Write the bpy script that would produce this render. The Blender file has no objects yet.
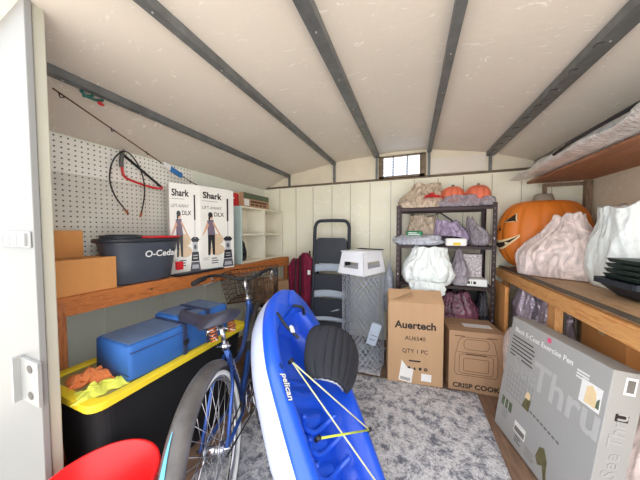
import bpy, math, random
from mathutils import Vector, Matrix, noise, Euler
random.seed(7)
C = bpy.context.scene.collection
PI = math.pi
def R(d): return math.radians(d)
def srgb(r, g, b):
    f = lambda c: (c/255/12.92) if c/255 <= .04045 else ((c/255+.055)/1.055)**2.4
    return (f(r), f(g), f(b), 1)

# ------------------------------------------------------------------ materials
def _new(name):
    m = bpy.data.materials.new(name); m.use_nodes = True
    nt = m.node_tree; return m, nt, nt.nodes['Principled BSDF']
def N(nt, t, **kw):
    n = nt.nodes.new(t)
    for k, v in kw.items(): setattr(n, k, v)
    return n
def coords(nt, scale=(1, 1, 1)):
    tc = N(nt, 'ShaderNodeTexCoord'); mp = N(nt, 'ShaderNodeMapping')
    mp.inputs['Scale'].default_value = scale
    nt.links.new(tc.outputs['Object'], mp.inputs['Vector']); return mp.outputs['Vector']
def noise_node(nt, vec, scale, detail=4, rough=.55, dist=0):
    n = N(nt, 'ShaderNodeTexNoise'); n.inputs['Scale'].default_value = scale
    n.inputs['Detail'].default_value = detail; n.inputs['Roughness'].default_value = rough
    n.inputs['Distortion'].default_value = dist
    nt.links.new(vec, n.inputs['Vector']); return n.outputs['Fac']
def ramp(nt, fac, stops):
    r = N(nt, 'ShaderNodeValToRGB'); e = r.color_ramp.elements
    while len(e) > 1: e.remove(e[0])
    e[0].position, e[0].color = stops[0]
    for p, c in stops[1:]:
        q = e.new(p); q.color = c
    nt.links.new(fac, r.inputs['Fac']); return r.outputs['Color']
def bump(nt, b, h, strength=.3, dist=.01):
    n = N(nt, 'ShaderNodeBump'); n.inputs['Strength'].default_value = strength
    n.inputs['Distance'].default_value = dist
    nt.links.new(h, n.inputs['Height']); nt.links.new(n.outputs['Normal'], b.inputs['Normal'])
def mixc(nt, fac, a, b_):
    m = N(nt, 'ShaderNodeMix', data_type='RGBA')
    nt.links.new(fac, m.inputs[0])
    for s, v in ((6, a), (7, b_)):
        if isinstance(v, tuple): m.inputs[s].default_value = v
        else: nt.links.new(v, m.inputs[s])
    return m.outputs[2]
def sc(c, k): return (min(c[0]*k, 1), min(c[1]*k, 1), min(c[2]*k, 1), 1)
def mat(name, col, rough=.5, metal=0, var=.12, nscale=6, bs=0, bscale=60, stretch=(1, 1, 1), coat=0, spec=.5, sheen=0):
    m, nt, b = _new(name)
    b.inputs['Roughness'].default_value = rough; b.inputs['Metallic'].default_value = metal
    b.inputs['Coat Weight'].default_value = coat; b.inputs['Specular IOR Level'].default_value = spec
    b.inputs['Sheen Weight'].default_value = sheen
    v = coords(nt, stretch); f = noise_node(nt, v, nscale)
    nt.links.new(ramp(nt, f, [(.3, sc(col, 1-var)), (.7, sc(col, 1+var))]), b.inputs['Base Color'])
    if bs: bump(nt, b, noise_node(nt, v, bscale), bs, .004)
    return m
def wood(name, dark, light, stretch, rough=.6):
    m, nt, b = _new(name); b.inputs['Roughness'].default_value = rough
    v = coords(nt, stretch)
    f = noise_node(nt, v, 5, 6, .6, 1.2)
    c = ramp(nt, f, [(.25, dark), (.5, light), (.62, sc(dark, 1.2)), (.8, light)])
    nt.links.new(c, b.inputs['Base Color']); bump(nt, b, f, .25, .004); return m
def scuffed(name, base, light, dark, sc1=3, amt=.62, bumpy=.3):
    """painted sheet metal or board with pale scrapes and a few darker stains"""
    m, nt, b = _new(name); b.inputs['Roughness'].default_value = .6
    v = coords(nt); big = noise_node(nt, v, 1.3, 3)
    col = mixc(nt, ramp(nt, big, [(.35, (0, 0, 0, 1)), (.7, (1, 1, 1, 1))]), base, sc(base, .9))
    v2 = coords(nt, (1, 2.0, 1.3)); s = noise_node(nt, v2, 12, 8, .72, 1.2)
    msk = ramp(nt, s, [(amt, (0, 0, 0, 1)), (amt+.04, (1, 1, 1, 1))])
    col = mixc(nt, msk, col, light)
    d = noise_node(nt, coords(nt, (1, 1, 1.6)), 7, 8, .75)
    col = mixc(nt, ramp(nt, d, [(.66, (0, 0, 0, 1)), (.76, (1, 1, 1, 1))]), col, dark)
    nt.links.new(col, b.inputs['Base Color'])
    bump(nt, b, noise_node(nt, v, 22, 5), bumpy, .004); return m
def pegmat(name, base):
    m, nt, b = _new(name); b.inputs['Roughness'].default_value = .55
    tc = N(nt, 'ShaderNodeTexCoord'); sx = N(nt, 'ShaderNodeSeparateXYZ'); nt.links.new(tc.outputs['Object'], sx.inputs[0])
    def mth(op, a, b_=None):
        n = N(nt, 'ShaderNodeMath', operation=op)
        for i, q in enumerate((a, b_)):
            if q is None: continue
            if isinstance(q, (int, float)): n.inputs[i].default_value = q
            else: nt.links.new(q, n.inputs[i])
        return n.outputs[0]
    sp = .030
    u = mth('SUBTRACT', mth('FRACT', mth('DIVIDE', sx.outputs['Y'], sp)), .5)
    w = mth('SUBTRACT', mth('FRACT', mth('DIVIDE', sx.outputs['Z'], sp)), .5)
    d = mth('SQRT', mth('ADD', mth('MULTIPLY', u, u), mth('MULTIPLY', w, w)))
    hole = mth('LESS_THAN', d, .16)
    n = noise_node(nt, coords(nt), 5, 5)
    c = ramp(nt, n, [(.3, sc(base, .9)), (.7, base)])
    nt.links.new(mixc(nt, hole, c, srgb(88, 82, 70)), b.inputs['Base Color']); return m
def rugmat(name):
    m, nt, b = _new(name); b.inputs['Roughness'].default_value = .95
    v = coords(nt); a = noise_node(nt, v, 15, 12, .86, .3); c = noise_node(nt, v, 90, 4, .7)
    w = N(nt, 'ShaderNodeTexVoronoi', feature='DISTANCE_TO_EDGE'); w.inputs['Scale'].default_value = 7; nt.links.new(v, w.inputs['Vector'])
    base = ramp(nt, a, [(.40, srgb(96, 98, 110)), (.46, srgb(140, 142, 152)), (.50, srgb(206, 205, 208)), (.60, srgb(226, 224, 224))])
    pass
    base = mixc(nt, ramp(nt, c, [(.48, (0, 0, 0, 1)), (.62, (.5, .5, .5, 1))]), base, srgb(110, 108, 108))
    nt.links.new(base, b.inputs['Base Color']); bump(nt, b, c, .7, .006); return m
def plastic_film(name, col, alpha=.5, rough=.25, creases=18, var=.12):
    """thin crinkled polythene: part see-through, part milky"""
    m, nt, b = _new(name); b.inputs['Roughness'].default_value = rough
    v = coords(nt, (1, 1, .55)); f = noise_node(nt, v, creases, 2.5, .5, 2.2)
    nt.links.new(ramp(nt, f, [(.3, sc(col, 1-var)), (.7, sc(col, 1+var))]), b.inputs['Base Color'])
    if alpha < 1:
        r = ramp(nt, f, [(.35, (alpha*.8,)*3+(1,)), (.65, (min(alpha*1.25, 1),)*3+(1,))]); nt.links.new(r, b.inputs['Alpha'])
    bump(nt, b, f, .55, .018)
    return m
def foilmat(name, col):
    m, nt, b = _new(name); b.inputs['Metallic'].default_value = .45; b.inputs['Roughness'].default_value = .28
    v = coords(nt); vo = N(nt, 'ShaderNodeTexVoronoi'); vo.inputs['Scale'].default_value = 60; nt.links.new(v, vo.inputs['Vector'])
    nt.links.new(ramp(nt, noise_node(nt, v, 12), [(.3, sc(col, .75)), (.7, sc(col, 1.15))]), b.inputs['Base Color'])
    bump(nt, b, vo.outputs['Distance'], .8, .006); return m

M = {}
def d(k, *a, **kw): M[k] = mat(k, *a, **kw)
M['ceiling'] = scuffed('ceiling_paint', srgb(228, 219, 206), srgb(244, 238, 228), srgb(196, 178, 150), amt=.60)
M['backwall'] = scuffed('cream_siding', srgb(250, 246, 224), srgb(250, 248, 236), srgb(198, 166, 110), amt=.56)
M['rightwall'] = scuffed('beige_siding', srgb(240, 226, 200), srgb(240, 228, 206), srgb(190, 168, 136), amt=.56, bumpy=.8)
M['leftwall'] = scuffed('pale_green_siding', srgb(238, 242, 228), srgb(238, 240, 228), srgb(186, 180, 150), amt=.6)
d('gable', srgb(226, 216, 194), .6, var=.06, bs=.2)
M['peg_white'] = pegmat('peg_white', srgb(250, 248, 240)); M['peg_grey'] = pegmat('peg_grey', srgb(222, 220, 210))
d('steel', srgb(112, 114, 114), .45, .35, var=.22, nscale=14, stretch=(1, 1, 1), bs=.2)
d('trim_dark', srgb(120, 104, 84), .6, .2, var=.3, nscale=20)
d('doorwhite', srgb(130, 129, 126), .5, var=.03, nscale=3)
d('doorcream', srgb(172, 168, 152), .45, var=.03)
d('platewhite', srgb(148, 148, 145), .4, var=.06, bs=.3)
d('hole', srgb(90, 86, 80), .7)
d('plyfloor', srgb(132, 104, 84), .8, var=.25, nscale=8, stretch=(6, 1, 1), bs=.2)
d('concrete', srgb(196, 190, 180), .9, var=.1, nscale=5, bs=.3)
M['rug'] = rugmat('rug')
M['wood_y'] = wood('redwood_along_y', srgb(148, 78, 34), srgb(202, 122, 60), (14, 1.2, 14))
M['wood_z'] = wood('redwood_upright', srgb(140, 78, 42), srgb(194, 122, 72), (14, 14, 1.2))
M['pine_y'] = wood('pine_along_y', srgb(186, 122, 66), srgb(224, 168, 104), (14, 1.0, 14))
M['pine_z'] = wood('pine_upright', srgb(184, 122, 70), srgb(220, 164, 104), (14, 14, 1.2))
M['ply'] = wood('plywood_top', srgb(150, 116, 84), srgb(188, 154, 116), (5, 1, 5))
M['shelfboard'] = wood('shelf_board', srgb(120, 76, 50), srgb(156, 104, 72), (3, 1, 3))
M['ledge'] = mat('ledge_strip', srgb(84, 74, 62), .7, var=.3, nscale=20)
M['brownpost'] = wood('brown_post', srgb(92, 72, 58), srgb(134, 110, 90), (12, 12, 1.5))
for k, c in dict(card=srgb(188, 152, 116), card_orange=srgb(214, 150, 88), card_dark=srgb(150, 118, 86), card_pink=srgb(176, 140, 108)).items():
    d(k, c, .85, var=.05, nscale=10, bs=.15, bscale=120, stretch=(1, 1, .2))
d('tape', srgb(206, 178, 140), .35)
d('ink', srgb(34, 28, 26), .7); d('ink_brown', srgb(92, 62, 42), .8); d('ink_grey', srgb(120, 116, 112), .8)
d('white', srgb(240, 240, 238), .5, var=.03); d('label', srgb(236, 234, 230), .5, var=.05)
d('paper_box', srgb(240, 238, 232), .45, var=.03)
d('shark_grey', srgb(84, 86, 94), .5); d('shark_light', srgb(186, 186, 190), .5); d('shark_dark', srgb(32, 32, 38), .4)
d('skin_print', srgb(214, 168, 140), .6); d('purple_print', srgb(120, 104, 122), .6); d('tan_print', srgb(222, 196, 164), .6)
d('bucket', srgb(74, 80, 92), .45, var=.05); d('bucket_dark', srgb(46, 50, 58), .5); d('red', srgb(206, 34, 42), .4, var=.06)
d('redtub', srgb(222, 24, 26), .38, var=.03)
d('black', srgb(24, 24, 28), .5, var=.2); d('black_matt', srgb(20, 20, 23), .7, var=.3)
d('yellow', srgb(236, 206, 44), .45, var=.06); d('lidtop', srgb(150, 136, 84), .6, var=.15)
d('toteblack', srgb(12, 12, 16), .85, var=.2)
d('bagblue', srgb(40, 92, 160), .75, var=.12, bs=.4, bscale=200); d('bagnavy', srgb(42, 52, 84), .8, var=.15, bs=.4, bscale=200)
d('bagtop', srgb(84, 102, 132), .8, var=.12, bs=.4, bscale=200)
d('orangecloth', srgb(236, 136, 78), .9, bs=.4, bscale=90); d('yellowcloth', srgb(208, 208, 84), .9, bs=.5, bscale=90)
d('frameblue', srgb(40, 78, 150), .28, .4, var=.15, coat=.4); d('chrome', srgb(196, 196, 200), .18, .95, var=.1)
d('fender', srgb(84, 80, 78), .45, .25, var=.45, nscale=9, stretch=(1, 1, 1)); d('fender_reflection', srgb(86, 160, 196), .35, .3)
d('rubber', srgb(36, 36, 38), .8); d('whitewall', srgb(220, 220, 218), .6); d('spoke', srgb(186, 186, 190), .3, .9)
d('saddle', srgb(48, 48, 62), .5, var=.15, bs=.2); d('copper', srgb(190, 110, 72), .35, .8)
d('rustwire', srgb(96, 74, 60), .5, .5, var=.4, nscale=30)
d('kblue', srgb(26, 84, 214), .33, var=.07, nscale=3, coat=.2); d('kwhite', srgb(206, 214, 240), .4, var=.04)
d('kpad', srgb(48, 112, 222), .5, var=.06)
d('padblack', srgb(34, 36, 44), .75, var=.15, bs=.4, bscale=150); d('piping', srgb(160, 164, 172), .7)
d('cord', srgb(226, 226, 172), .7); d('cord_y', srgb(206, 220, 70), .7)
d('ladderblack', srgb(34, 40, 52), .5, var=.2); d('tread', srgb(176, 188, 204), .55, var=.08)
d('stoolwhite', srgb(232, 234, 240), .45, var=.03)
d('galv', srgb(196, 204, 218), .45, .2, var=.2, nscale=20)
d('maroon', srgb(124, 22, 58), .85, var=.3, nscale=12, bs=.5, bscale=30)
d('rackblack', srgb(54, 38, 40), .45, .4, var=.3); d('rivet', srgb(190, 188, 186), .4, .6)
d('orange', srgb(216, 118, 34), .55, var=.06); d('pump_in', srgb(48, 30, 18), .8); d('pump_light', srgb(240, 214, 168), .6)
d('stem', srgb(142, 130, 116), .8, var=.2)
d('pinkorange', srgb(226, 116, 84), .6, var=.15); d('greenpack', srgb(30, 120, 78), .5, var=.2); d('yellowlabel', srgb(228, 200, 60), .5)
d('green_dark', srgb(44, 58, 52), .5, var=.2); d('navyrim', srgb(34, 42, 54), .5, var=.15)
d('penbox', srgb(168, 168, 166), .5, var=.05, nscale=2); d('pen_faint', srgb(188, 188, 186), .55, var=.02)
d('pen_vfaint', srgb(174, 174, 172), .55, var=.02); d('pen_mid', srgb(140, 140, 142), .55); d('pen_white', srgb(238, 238, 236), .5); d('pink', srgb(226, 92, 128), .5)
d('dogbrown', srgb(104, 98, 66), .7, var=.3, nscale=40); d('photo_green', srgb(96, 108, 84), .6, var=.4, nscale=40)
d('glass_sky', srgb(214, 228, 246), .2, var=.04)
d('cubbywhite', srgb(236, 230, 212), .5, var=.04); d('cubbyblue', srgb(186, 206, 204), .55, var=.08)
d('boxgreen', srgb(86, 98, 74), .7, var=.15); d('bluepl', srgb(40, 120, 190), .45); d('greenpl', srgb(36, 100, 88), .5)
d('paper_pattern', srgb(196, 188, 190), .6, var=.6, nscale=60)
d('greypanel', srgb(104, 104, 100), .6, var=.12)
M['clear'] = plastic_film('clear_polythene', srgb(228, 222, 220), .55)
M['clear_pink'] = plastic_film('milky_pink_polythene', srgb(240, 222, 216), .86, .35, 12)
M['white_bag'] = plastic_film('white_polythene', srgb(232, 238, 236), 1, .4, 12, .05)
M['tan_bag'] = plastic_film('tan_polythene', srgb(206, 186, 164), .8, .35)
M['grey_bag'] = plastic_film('grey_polythene', srgb(196, 200, 212), .92, .3)
M['smoke_bag'] = plastic_film('smoky_polythene', srgb(168, 160, 170), .62, .25)
M['maroon_bag'] = plastic_film('maroon_polythene', srgb(112, 66, 84), .9, .25, 14, .35)
M['dark_bag'] = plastic_film('dark_polythene', srgb(48, 46, 54), .95, .25)
M['lilac_bag'] = plastic_film('lilac_polythene', srgb(176, 158, 188), .8, .3, 14, .25)
M['foil'] = foilmat('bubble_foil', srgb(240, 240, 238)); M['tinsel'] = foilmat('silver_tinsel', srgb(190, 176, 190))
def glassmat():
    m, nt, b = _new('window_glass'); b.inputs['Roughness'].default_value = .05; b.inputs['Alpha'].default_value = .25
    b.inputs['Base Color'].default_value = srgb(220, 230, 245); return m
M['glass'] = glassmat()

# ------------------------------------------------------------------ mesh builder
class MB:
    def __init__(s): s.v = []; s.f = []; s.m = []; s.mats = []; s.sm = []
    def add(s, vs, fs, mt, X=None, smooth=False):
        o = len(s.v)
        for p in vs:
            p = Vector(p); s.v.append(tuple(X @ p) if X is not None else tuple(p))
        mt = M[mt] if isinstance(mt, str) else mt
        if mt not in s.mats: s.mats.append(mt)
        i = s.mats.index(mt)
        for f in fs: s.f.append([o+k for k in f]); s.m.append(i); s.sm.append(smooth)
        return s
    def box(s, x0, x1, y0, y1, z0, z1, mt, X=None):
        vs = [(x, y, z) for x in (x0, x1) for y in (y0, y1) for z in (z0, z1)]
        return s.add(vs, [(0, 1, 3, 2), (4, 6, 7, 5), (0, 4, 5, 1), (2, 3, 7, 6), (0, 2, 6, 4), (1, 5, 7, 3)], mt, X)
    def rings(s, rr, mt, cap=True, closed=False, smooth=True, X=None, loop=True):
        n = len(rr[0]); vs = [p for r in rr for p in r]; fs = []
        K = len(rr)
        for i in range(K if closed else K-1):
            for j in range(n if loop else n-1):
                a, b = i*n+j, i*n+(j+1) % n; c_, e = ((i+1) % K)*n+(j+1) % n, ((i+1) % K)*n+j
                fs.append((a, b, c_, e))
        if cap and not closed: fs.append(tuple(range(n))[::-1]); fs.append(tuple((K-1)*n+j for j in range(n)))
        return s.add(vs, fs, mt, X, smooth)
    def tube(s, pts, r, mt, n=8, closed=False, X=None):
        pts = [Vector(p) for p in pts]; K = len(pts); rr = []
        up = None
        for i, p in enumerate(pts):
            a = pts[(i-1) % K] if (closed or i > 0) else p; b = pts[(i+1) % K] if (closed or i < K-1) else p
            t = (b-a).normalized()
            if up is None: up = t.orthogonal().normalized()
            up = (up - t*up.dot(t)).normalized(); w = t.cross(up)
            q = r[i] if isinstance(r, (list, tuple)) else r
            rr.append([tuple(p+(up*math.cos(2*PI*k/n)+w*math.sin(2*PI*k/n))*q) for k in range(n)])
        return s.rings(rr, mt, True, closed, True, X)
    def lathe(s, prof, mt, n=32, X=None, cap=False):
        return s.rings([[(r*math.cos(2*PI*k/n), r*math.sin(2*PI*k/n), z) for k in range(n)] for r, z in prof], mt, cap, False, True, X)
    def prism(s, poly, h, mt, X=None):
        n = len(poly)
        vs = [(x, y, 0) for x, y in poly]+[(x, y, h) for x, y in poly]
        fs = [tuple(range(n))[::-1], tuple(range(n, 2*n))]+[(i, (i+1) % n, n+(i+1) % n, n+i) for i in range(n)]
        return s.add(vs, fs, mt, X)
    def grid(s, fn, nu, nv, mt, X=None, smooth=True):
        return s.rings([[fn(i/(nu-1), j/(nv-1)) for j in range(nv)] for i in range(nu)], mt, False, False, smooth, X, loop=False)
    def text(s, body, size, mt, X, x=0, y=0, bold=0, align='CENTER', stretch=1, shear=0):
        cu = bpy.data.curves.new('t', 'FONT'); cu.body = body; cu.size = size; cu.offset = bold*size; cu.align_x = align
        cu.align_y = 'CENTER'; cu.resolution_u = 3; cu.extrude = .0003; cu.shear = shear
        o = bpy.data.objects.new('t', cu); me = o.to_mesh()
        s.add([(p.co.x*stretch+x, p.co.y+y, p.co.z+.0012) for p in me.vertices], [tuple(q.vertices) for q in me.polygons], mt, X)
        o.to_mesh_clear(); bpy.data.objects.remove(o); bpy.data.curves.remove(cu); return s
    def build(s, name, parent=None, loc=(0, 0, 0), rot=None, bevel=0, seg=2):
        me = bpy.data.meshes.new(name); me.from_pydata(s.v, [], s.f)
        for m in s.mats: me.materials.append(m)
        me.polygons.foreach_set('material_index', s.m); me.polygons.foreach_set('use_smooth', s.sm); me.update()
        o = bpy.data.objects.new(name, me); C.objects.link(o); o.location = loc
        if rot: o.rotation_euler = rot
        if parent: o.parent = parent
        if bevel:
            b = o.modifiers.new('bevel', 'BEVEL'); b.width = bevel; b.segments = seg; b.limit_method = 'ANGLE'; b.angle_limit = R(40)
        return o
def tag(o, label, cat, group=None):
    o['label'] = label; o['category'] = cat
    if group: o['group'] = group
    return o
def thing(name, label, cat, loc=(0, 0, 0), rotz=0, rot=None, group=None):
    o = bpy.data.objects.new(name, None); C.objects.link(o); o.empty_display_size = .05
    o.location = loc; o.rotation_euler = rot if rot else (0, 0, rotz); return tag(o, label, cat, group)
def struct(mb, name, **k):
    o = mb.build(name, **k); o['kind'] = 'structure'; return o
def face(o, xd, up):
    xd = Vector(xd).normalized(); up = Vector(up).normalized(); n = xd.cross(up); o = Vector(o)
    return Matrix(((xd.x, up.x, n.x, o.x), (xd.y, up.y, n.y, o.y), (xd.z, up.z, n.z, o.z), (0, 0, 0, 1)))
def copy_tree(o, parent=None):
    c_ = o.copy(); C.objects.link(c_)
    if parent: c_.parent = parent
    for ch in list(o.children): copy_tree(ch, c_)
    return c_
def smoothpath(pts, n=8):
    pts = [Vector(p) for p in pts]; out = []
    for i in range(len(pts)-1):
        p0 = pts[max(i-1, 0)]; p1 = pts[i]; p2 = pts[i+1]; p3 = pts[min(i+2, len(pts)-1)]
        for k in range(n):
            t = k/n
            out.append(.5*((2*p1)+(-p0+p2)*t+(2*p0-5*p1+4*p2-p3)*t*t+(-p0+3*p1-3*p2+p3)*t**3))
    out.append(pts[-1]); return out

# ------------------------------------------------------------------ the shed
XL, XR, YB, YF = -1.88, 1.375, 2.75, .417
ROOF = [(-1.90, 1.80), (-1.49, 1.975), (-.88, 2.075), (-.21, 2.12), (.155, 2.105), (.69, 2.01), (1.04, 1.89), (1.40, 1.73)]
def roofz(x):
    for (a, za), (b, zb) in zip(ROOF, ROOF[1:]):
        if a <= x <= b: return za+(zb-za)*(x-a)/(b-a)
    return ROOF[0][1] if x < 0 else ROOF[-1][1]
struct(MB().box(XL-.02, XR+.02, YF-.02, YB+.02, -.02, 0, 'plyfloor'), 'floor')
g = MB().box(-5, 5, -6, YF-.03, -.06, -.03, 'concrete'); struct(g, 'ground')
g = MB()
for (a, za), (b, zb) in zip(ROOF, ROOF[1:]):
    g.add([(a, YF-.06, za), (b, YF-.06, zb), (b, YB+.04, zb), (a, YB+.04, za), (a, YF-.06, za+.02), (b, YF-.06, zb+.02), (b, YB+.04, zb+.02), (a, YB+.04, za+.02)],
          [(0, 1, 2, 3), (4, 7, 6, 5), (0, 4, 5, 1), (2, 6, 7, 3)], 'ceiling')
struct(g, 'ceiling')
# left wall with upright ribs
g = MB().box(XL-.02, XL, YF, YB, 0, 1.805, 'leftwall')
for k in range(12): g.box(XL, XL+.006, YF+.1+k*.2, YF+.118+k*.2, 0, .9, 'leftwall')
struct(g, 'wall_left')
g = MB().box(XR, XR+.02, YF, YB, 0, 1.74, 'rightwall'); struct(g, 'wall_right')
# back wall: upright siding panels up to a window gap, split round the window opening
WX0, WX1, WZ0, WZ1 = -.33, .085, 1.855, 2.06
g = MB().box(XL, XR, YB, YB+.02, 0, 1.82, 'backwall')
x = XL+.05
seams = [-1.66, -1.42, -1.18, -.93, -.70, -.47, -.24, -.0, .23, .46, .7, .93, 1.15]
for x in seams:
    g.box(x, x+.012, YB-.005, YB, 0, 1.80, 'backwall'); g.box(x+.013, x+.0165, YB-.002, YB, 0, 1.80, 'trim_dark')
def gpoly(xs):
    pts = [(xs[0], 1.82)]; pts.append((xs[1], 1.82)); pts.append((xs[1], roofz(xs[1])))
    pts += [(a, z) for a, z in reversed(ROOF) if xs[0] < a < xs[1]]; pts.append((xs[0], roofz(xs[0]))); return pts
Xg = face((0, YB+.02, 0), (1, 0, 0), (0, 0, 1))
for xs in ((-1.85, WX0), (WX1, 1.195)): g.prism(gpoly(xs), .02, 'gable', Xg)
g.box(WX0, WX1, YB, YB+.02, 1.82, WZ0, 'gable')
g.prism([(WX0, WZ1), (WX1, WZ1), (WX1, roofz(WX1)), (-.21, 2.12), (WX0, roofz(WX0))], .02, 'gable', Xg)
struct(g, 'wall_back')
g = MB().box(XL, 1.19, YB-.012, YB, 1.812, 1.828, 'trim_dark'); g.box(XL, 1.19, YB-.02, YB, 1.826, 1.832, 'trim_dark'); struct(g, 'trim_1')
# window in the gable
w = bpy.data.objects.new('window_1', None); C.objects.link(w); w['kind'] = 'structure'
g = MB()
for a in ((WX0-.02, WX1+.03, WZ0-.03, WZ0), (WX0-.02, WX1+.03, WZ1, WZ1+.015), (WX0-.03, WX0+.025, WZ0-.03, WZ1+.01), (WX1-.02, WX1+.04, WZ0-.03, WZ1+.01)):
    g.box(a[0], a[1], YB-.02, YB-.001, a[2], a[3], 'trim_dark')
for xx in (-.205, -.06): g.box(xx-.007, xx+.007, YB-.015, YB+.01, WZ0, WZ1, 'greypanel')
g.build('window_frame', w)
MB().box(WX0, WX1, YB+.008, YB+.012, WZ0, WZ1, 'glass').build('pane', w)
g = MB()
for k in range(7):
    g.box(WX0+.01, WX1-.01, -.02, .02, -.0015, .0015, 'glass_sky', Matrix.Translation((0, YB+.045, WZ0+.02+k*.03)) @ Matrix.Rotation(R(35), 4, 'X'))
g.build('louvre', w)
# blank vent panel right of the window
struct(MB().box(.135, .655, YB-.016, YB-.001, 1.84, 2.0, 'ceiling'), 'trim_2')
struct(MB().box(-.86, -.36, YB-.01, YB-.001, 1.835, 2.03, 'gable'), 'trim_3')
# roof purlins: folded steel channels running front to back
for i, px_ in enumerate((-1.49, -.88, -.38, .155, .69, 1.04)):
    z = roofz(px_); g = MB()
    wd = (.036, .036, .056, .038, .066, .02)[i]
    g.box(px_-wd/2, px_+wd/2, YF-.05, YB-.02, z-.040, z-.036, 'steel'); g.box(px_-wd/2, px_-wd/2+.003, YF-.05, YB-.02, z-.037, z, 'steel')
    g.box(px_+wd/2-.003, px_+wd/2, YF-.05, YB-.02, z-.037, z, 'steel')
    for k in range(7):
        g.lathe([(0, -.003), (.004, -.003), (.004, 0), (0, 0)], 'rivet', 8, Matrix.Translation((px_, .6+k*.33, z-.040)))
    g.box(px_-.012, px_+.012, YB-.03, YB-.012, 1.83, z-.02, 'steel')
    struct(g, 'trim_%d' % (4+i))
g = MB()
for k in range(9): g.tube([(.67+.002*k, 1.25+.16*k, 1.965), (.655, 1.262+.16*k, 1.972), (.65, 1.275+.16*k, 1.967)], .0022, 'black', 6)
struct(g, 'trim_10')
# front: narrow cream jamb and the white sliding door leaf left of the opening
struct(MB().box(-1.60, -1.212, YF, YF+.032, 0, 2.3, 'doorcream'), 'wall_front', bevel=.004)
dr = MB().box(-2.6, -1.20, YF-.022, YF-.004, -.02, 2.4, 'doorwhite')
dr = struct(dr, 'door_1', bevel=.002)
Xd = lambda x, z: Matrix.Translation((x, YF-.0225, z))
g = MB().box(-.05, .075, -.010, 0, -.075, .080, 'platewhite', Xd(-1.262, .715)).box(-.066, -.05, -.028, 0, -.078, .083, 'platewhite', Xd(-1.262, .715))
for z in (-.045, .05): g.lathe([(.0001, 0), (.014, 0), (.014, .001), (.0001, .001)], 'hole', 16, Xd(-1.242, .715+z) @ Matrix.Translation((0, -.0105, 0)) @ Matrix.Rotation(R(90), 4, 'X') @ Matrix.Scale(1.3, 4, (1, 0, 0)))
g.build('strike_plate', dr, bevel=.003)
g = MB()
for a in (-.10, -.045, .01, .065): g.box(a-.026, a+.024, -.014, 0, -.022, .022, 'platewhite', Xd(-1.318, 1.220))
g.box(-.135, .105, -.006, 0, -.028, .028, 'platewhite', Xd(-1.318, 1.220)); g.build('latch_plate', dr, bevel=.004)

# ------------------------------------------------------------------ pegboards
tag(MB().box(XL+.003, XL+.012, .45, 1.60, 1.585, 1.79, 'peg_white').build('pegboard'), 'white pegboard strip on the left wall just under the roof', 'pegboard')
tag(MB().box(XL+.001, XL+.008, .45, 1.98, .93, 1.584, 'peg_grey').build('pegboard'), 'grey-white pegboard behind the mop bucket on left wall', 'pegboard')

# ------------------------------------------------------------------ left workbench
BZ = .917
b = thing('workbench', 'narrow orange-brown timber workbench along the left wall', 'workbench', (-1.56, .6, 0))
def lbx(y): return -1.60 + (y-.6)*.06           # front face of the bench
g = MB(); y0, y1 = .56, 2.68
a0, a1 = lbx(y0)+1.56, lbx(y1)+1.56
g.add([(a0-.01, y0-.6, BZ-.018), (a1-.01, y1-.6, BZ-.018), (XL+.02+1.56, y1-.6, BZ-.018), (XL+.02+1.56, y0-.6, BZ-.018),
       (a0-.01, y0-.6, BZ), (a1-.01, y1-.6, BZ), (XL+.02+1.56, y1-.6, BZ), (XL+.02+1.56, y0-.6, BZ)],
      [(0, 3, 2, 1), (4, 5, 6, 7), (0, 1, 5, 4), (1, 2, 6, 5), (2, 3, 7, 6), (3, 0, 4, 7)], 'ply'); g.build('bench_top', b)
g = MB()
g.add([(a0-.03, y0-.6, BZ-.095), (a1-.03, y1-.6, BZ-.095), (a1, y1-.6, BZ-.095), (a0, y0-.6, BZ-.095),
       (a0-.03, y0-.6, BZ+.002), (a1-.03, y1-.6, BZ+.002), (a1, y1-.6, BZ+.002), (a0, y0-.6, BZ+.002)],
      [(0, 1, 2, 3), (4, 7, 6, 5), (0, 4, 5, 1), (3, 2, 6, 7), (1, 5, 6, 2), (0, 3, 7, 4)], 'wood_y')
for yy in (.42, .83, 1.3):
    g.lathe([(0, 0), (.008, 0), (.008, .002), (0, .002)], 'ink_brown', 10, Matrix.Translation((lbx(yy+.6)+1.56, yy, BZ-.045)) @ Matrix.Rotation(R(90), 4, 'Y'))
g.build('front_rail', b, bevel=.003)
for yy in (.60, 2.64):
    MB().box(lbx(yy)+1.56-.045, lbx(yy)+1.56+.004, yy-.6-.02, yy-.6+.022, 0, BZ-.02, 'wood_z').build('leg', b, bevel=.003)

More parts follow.
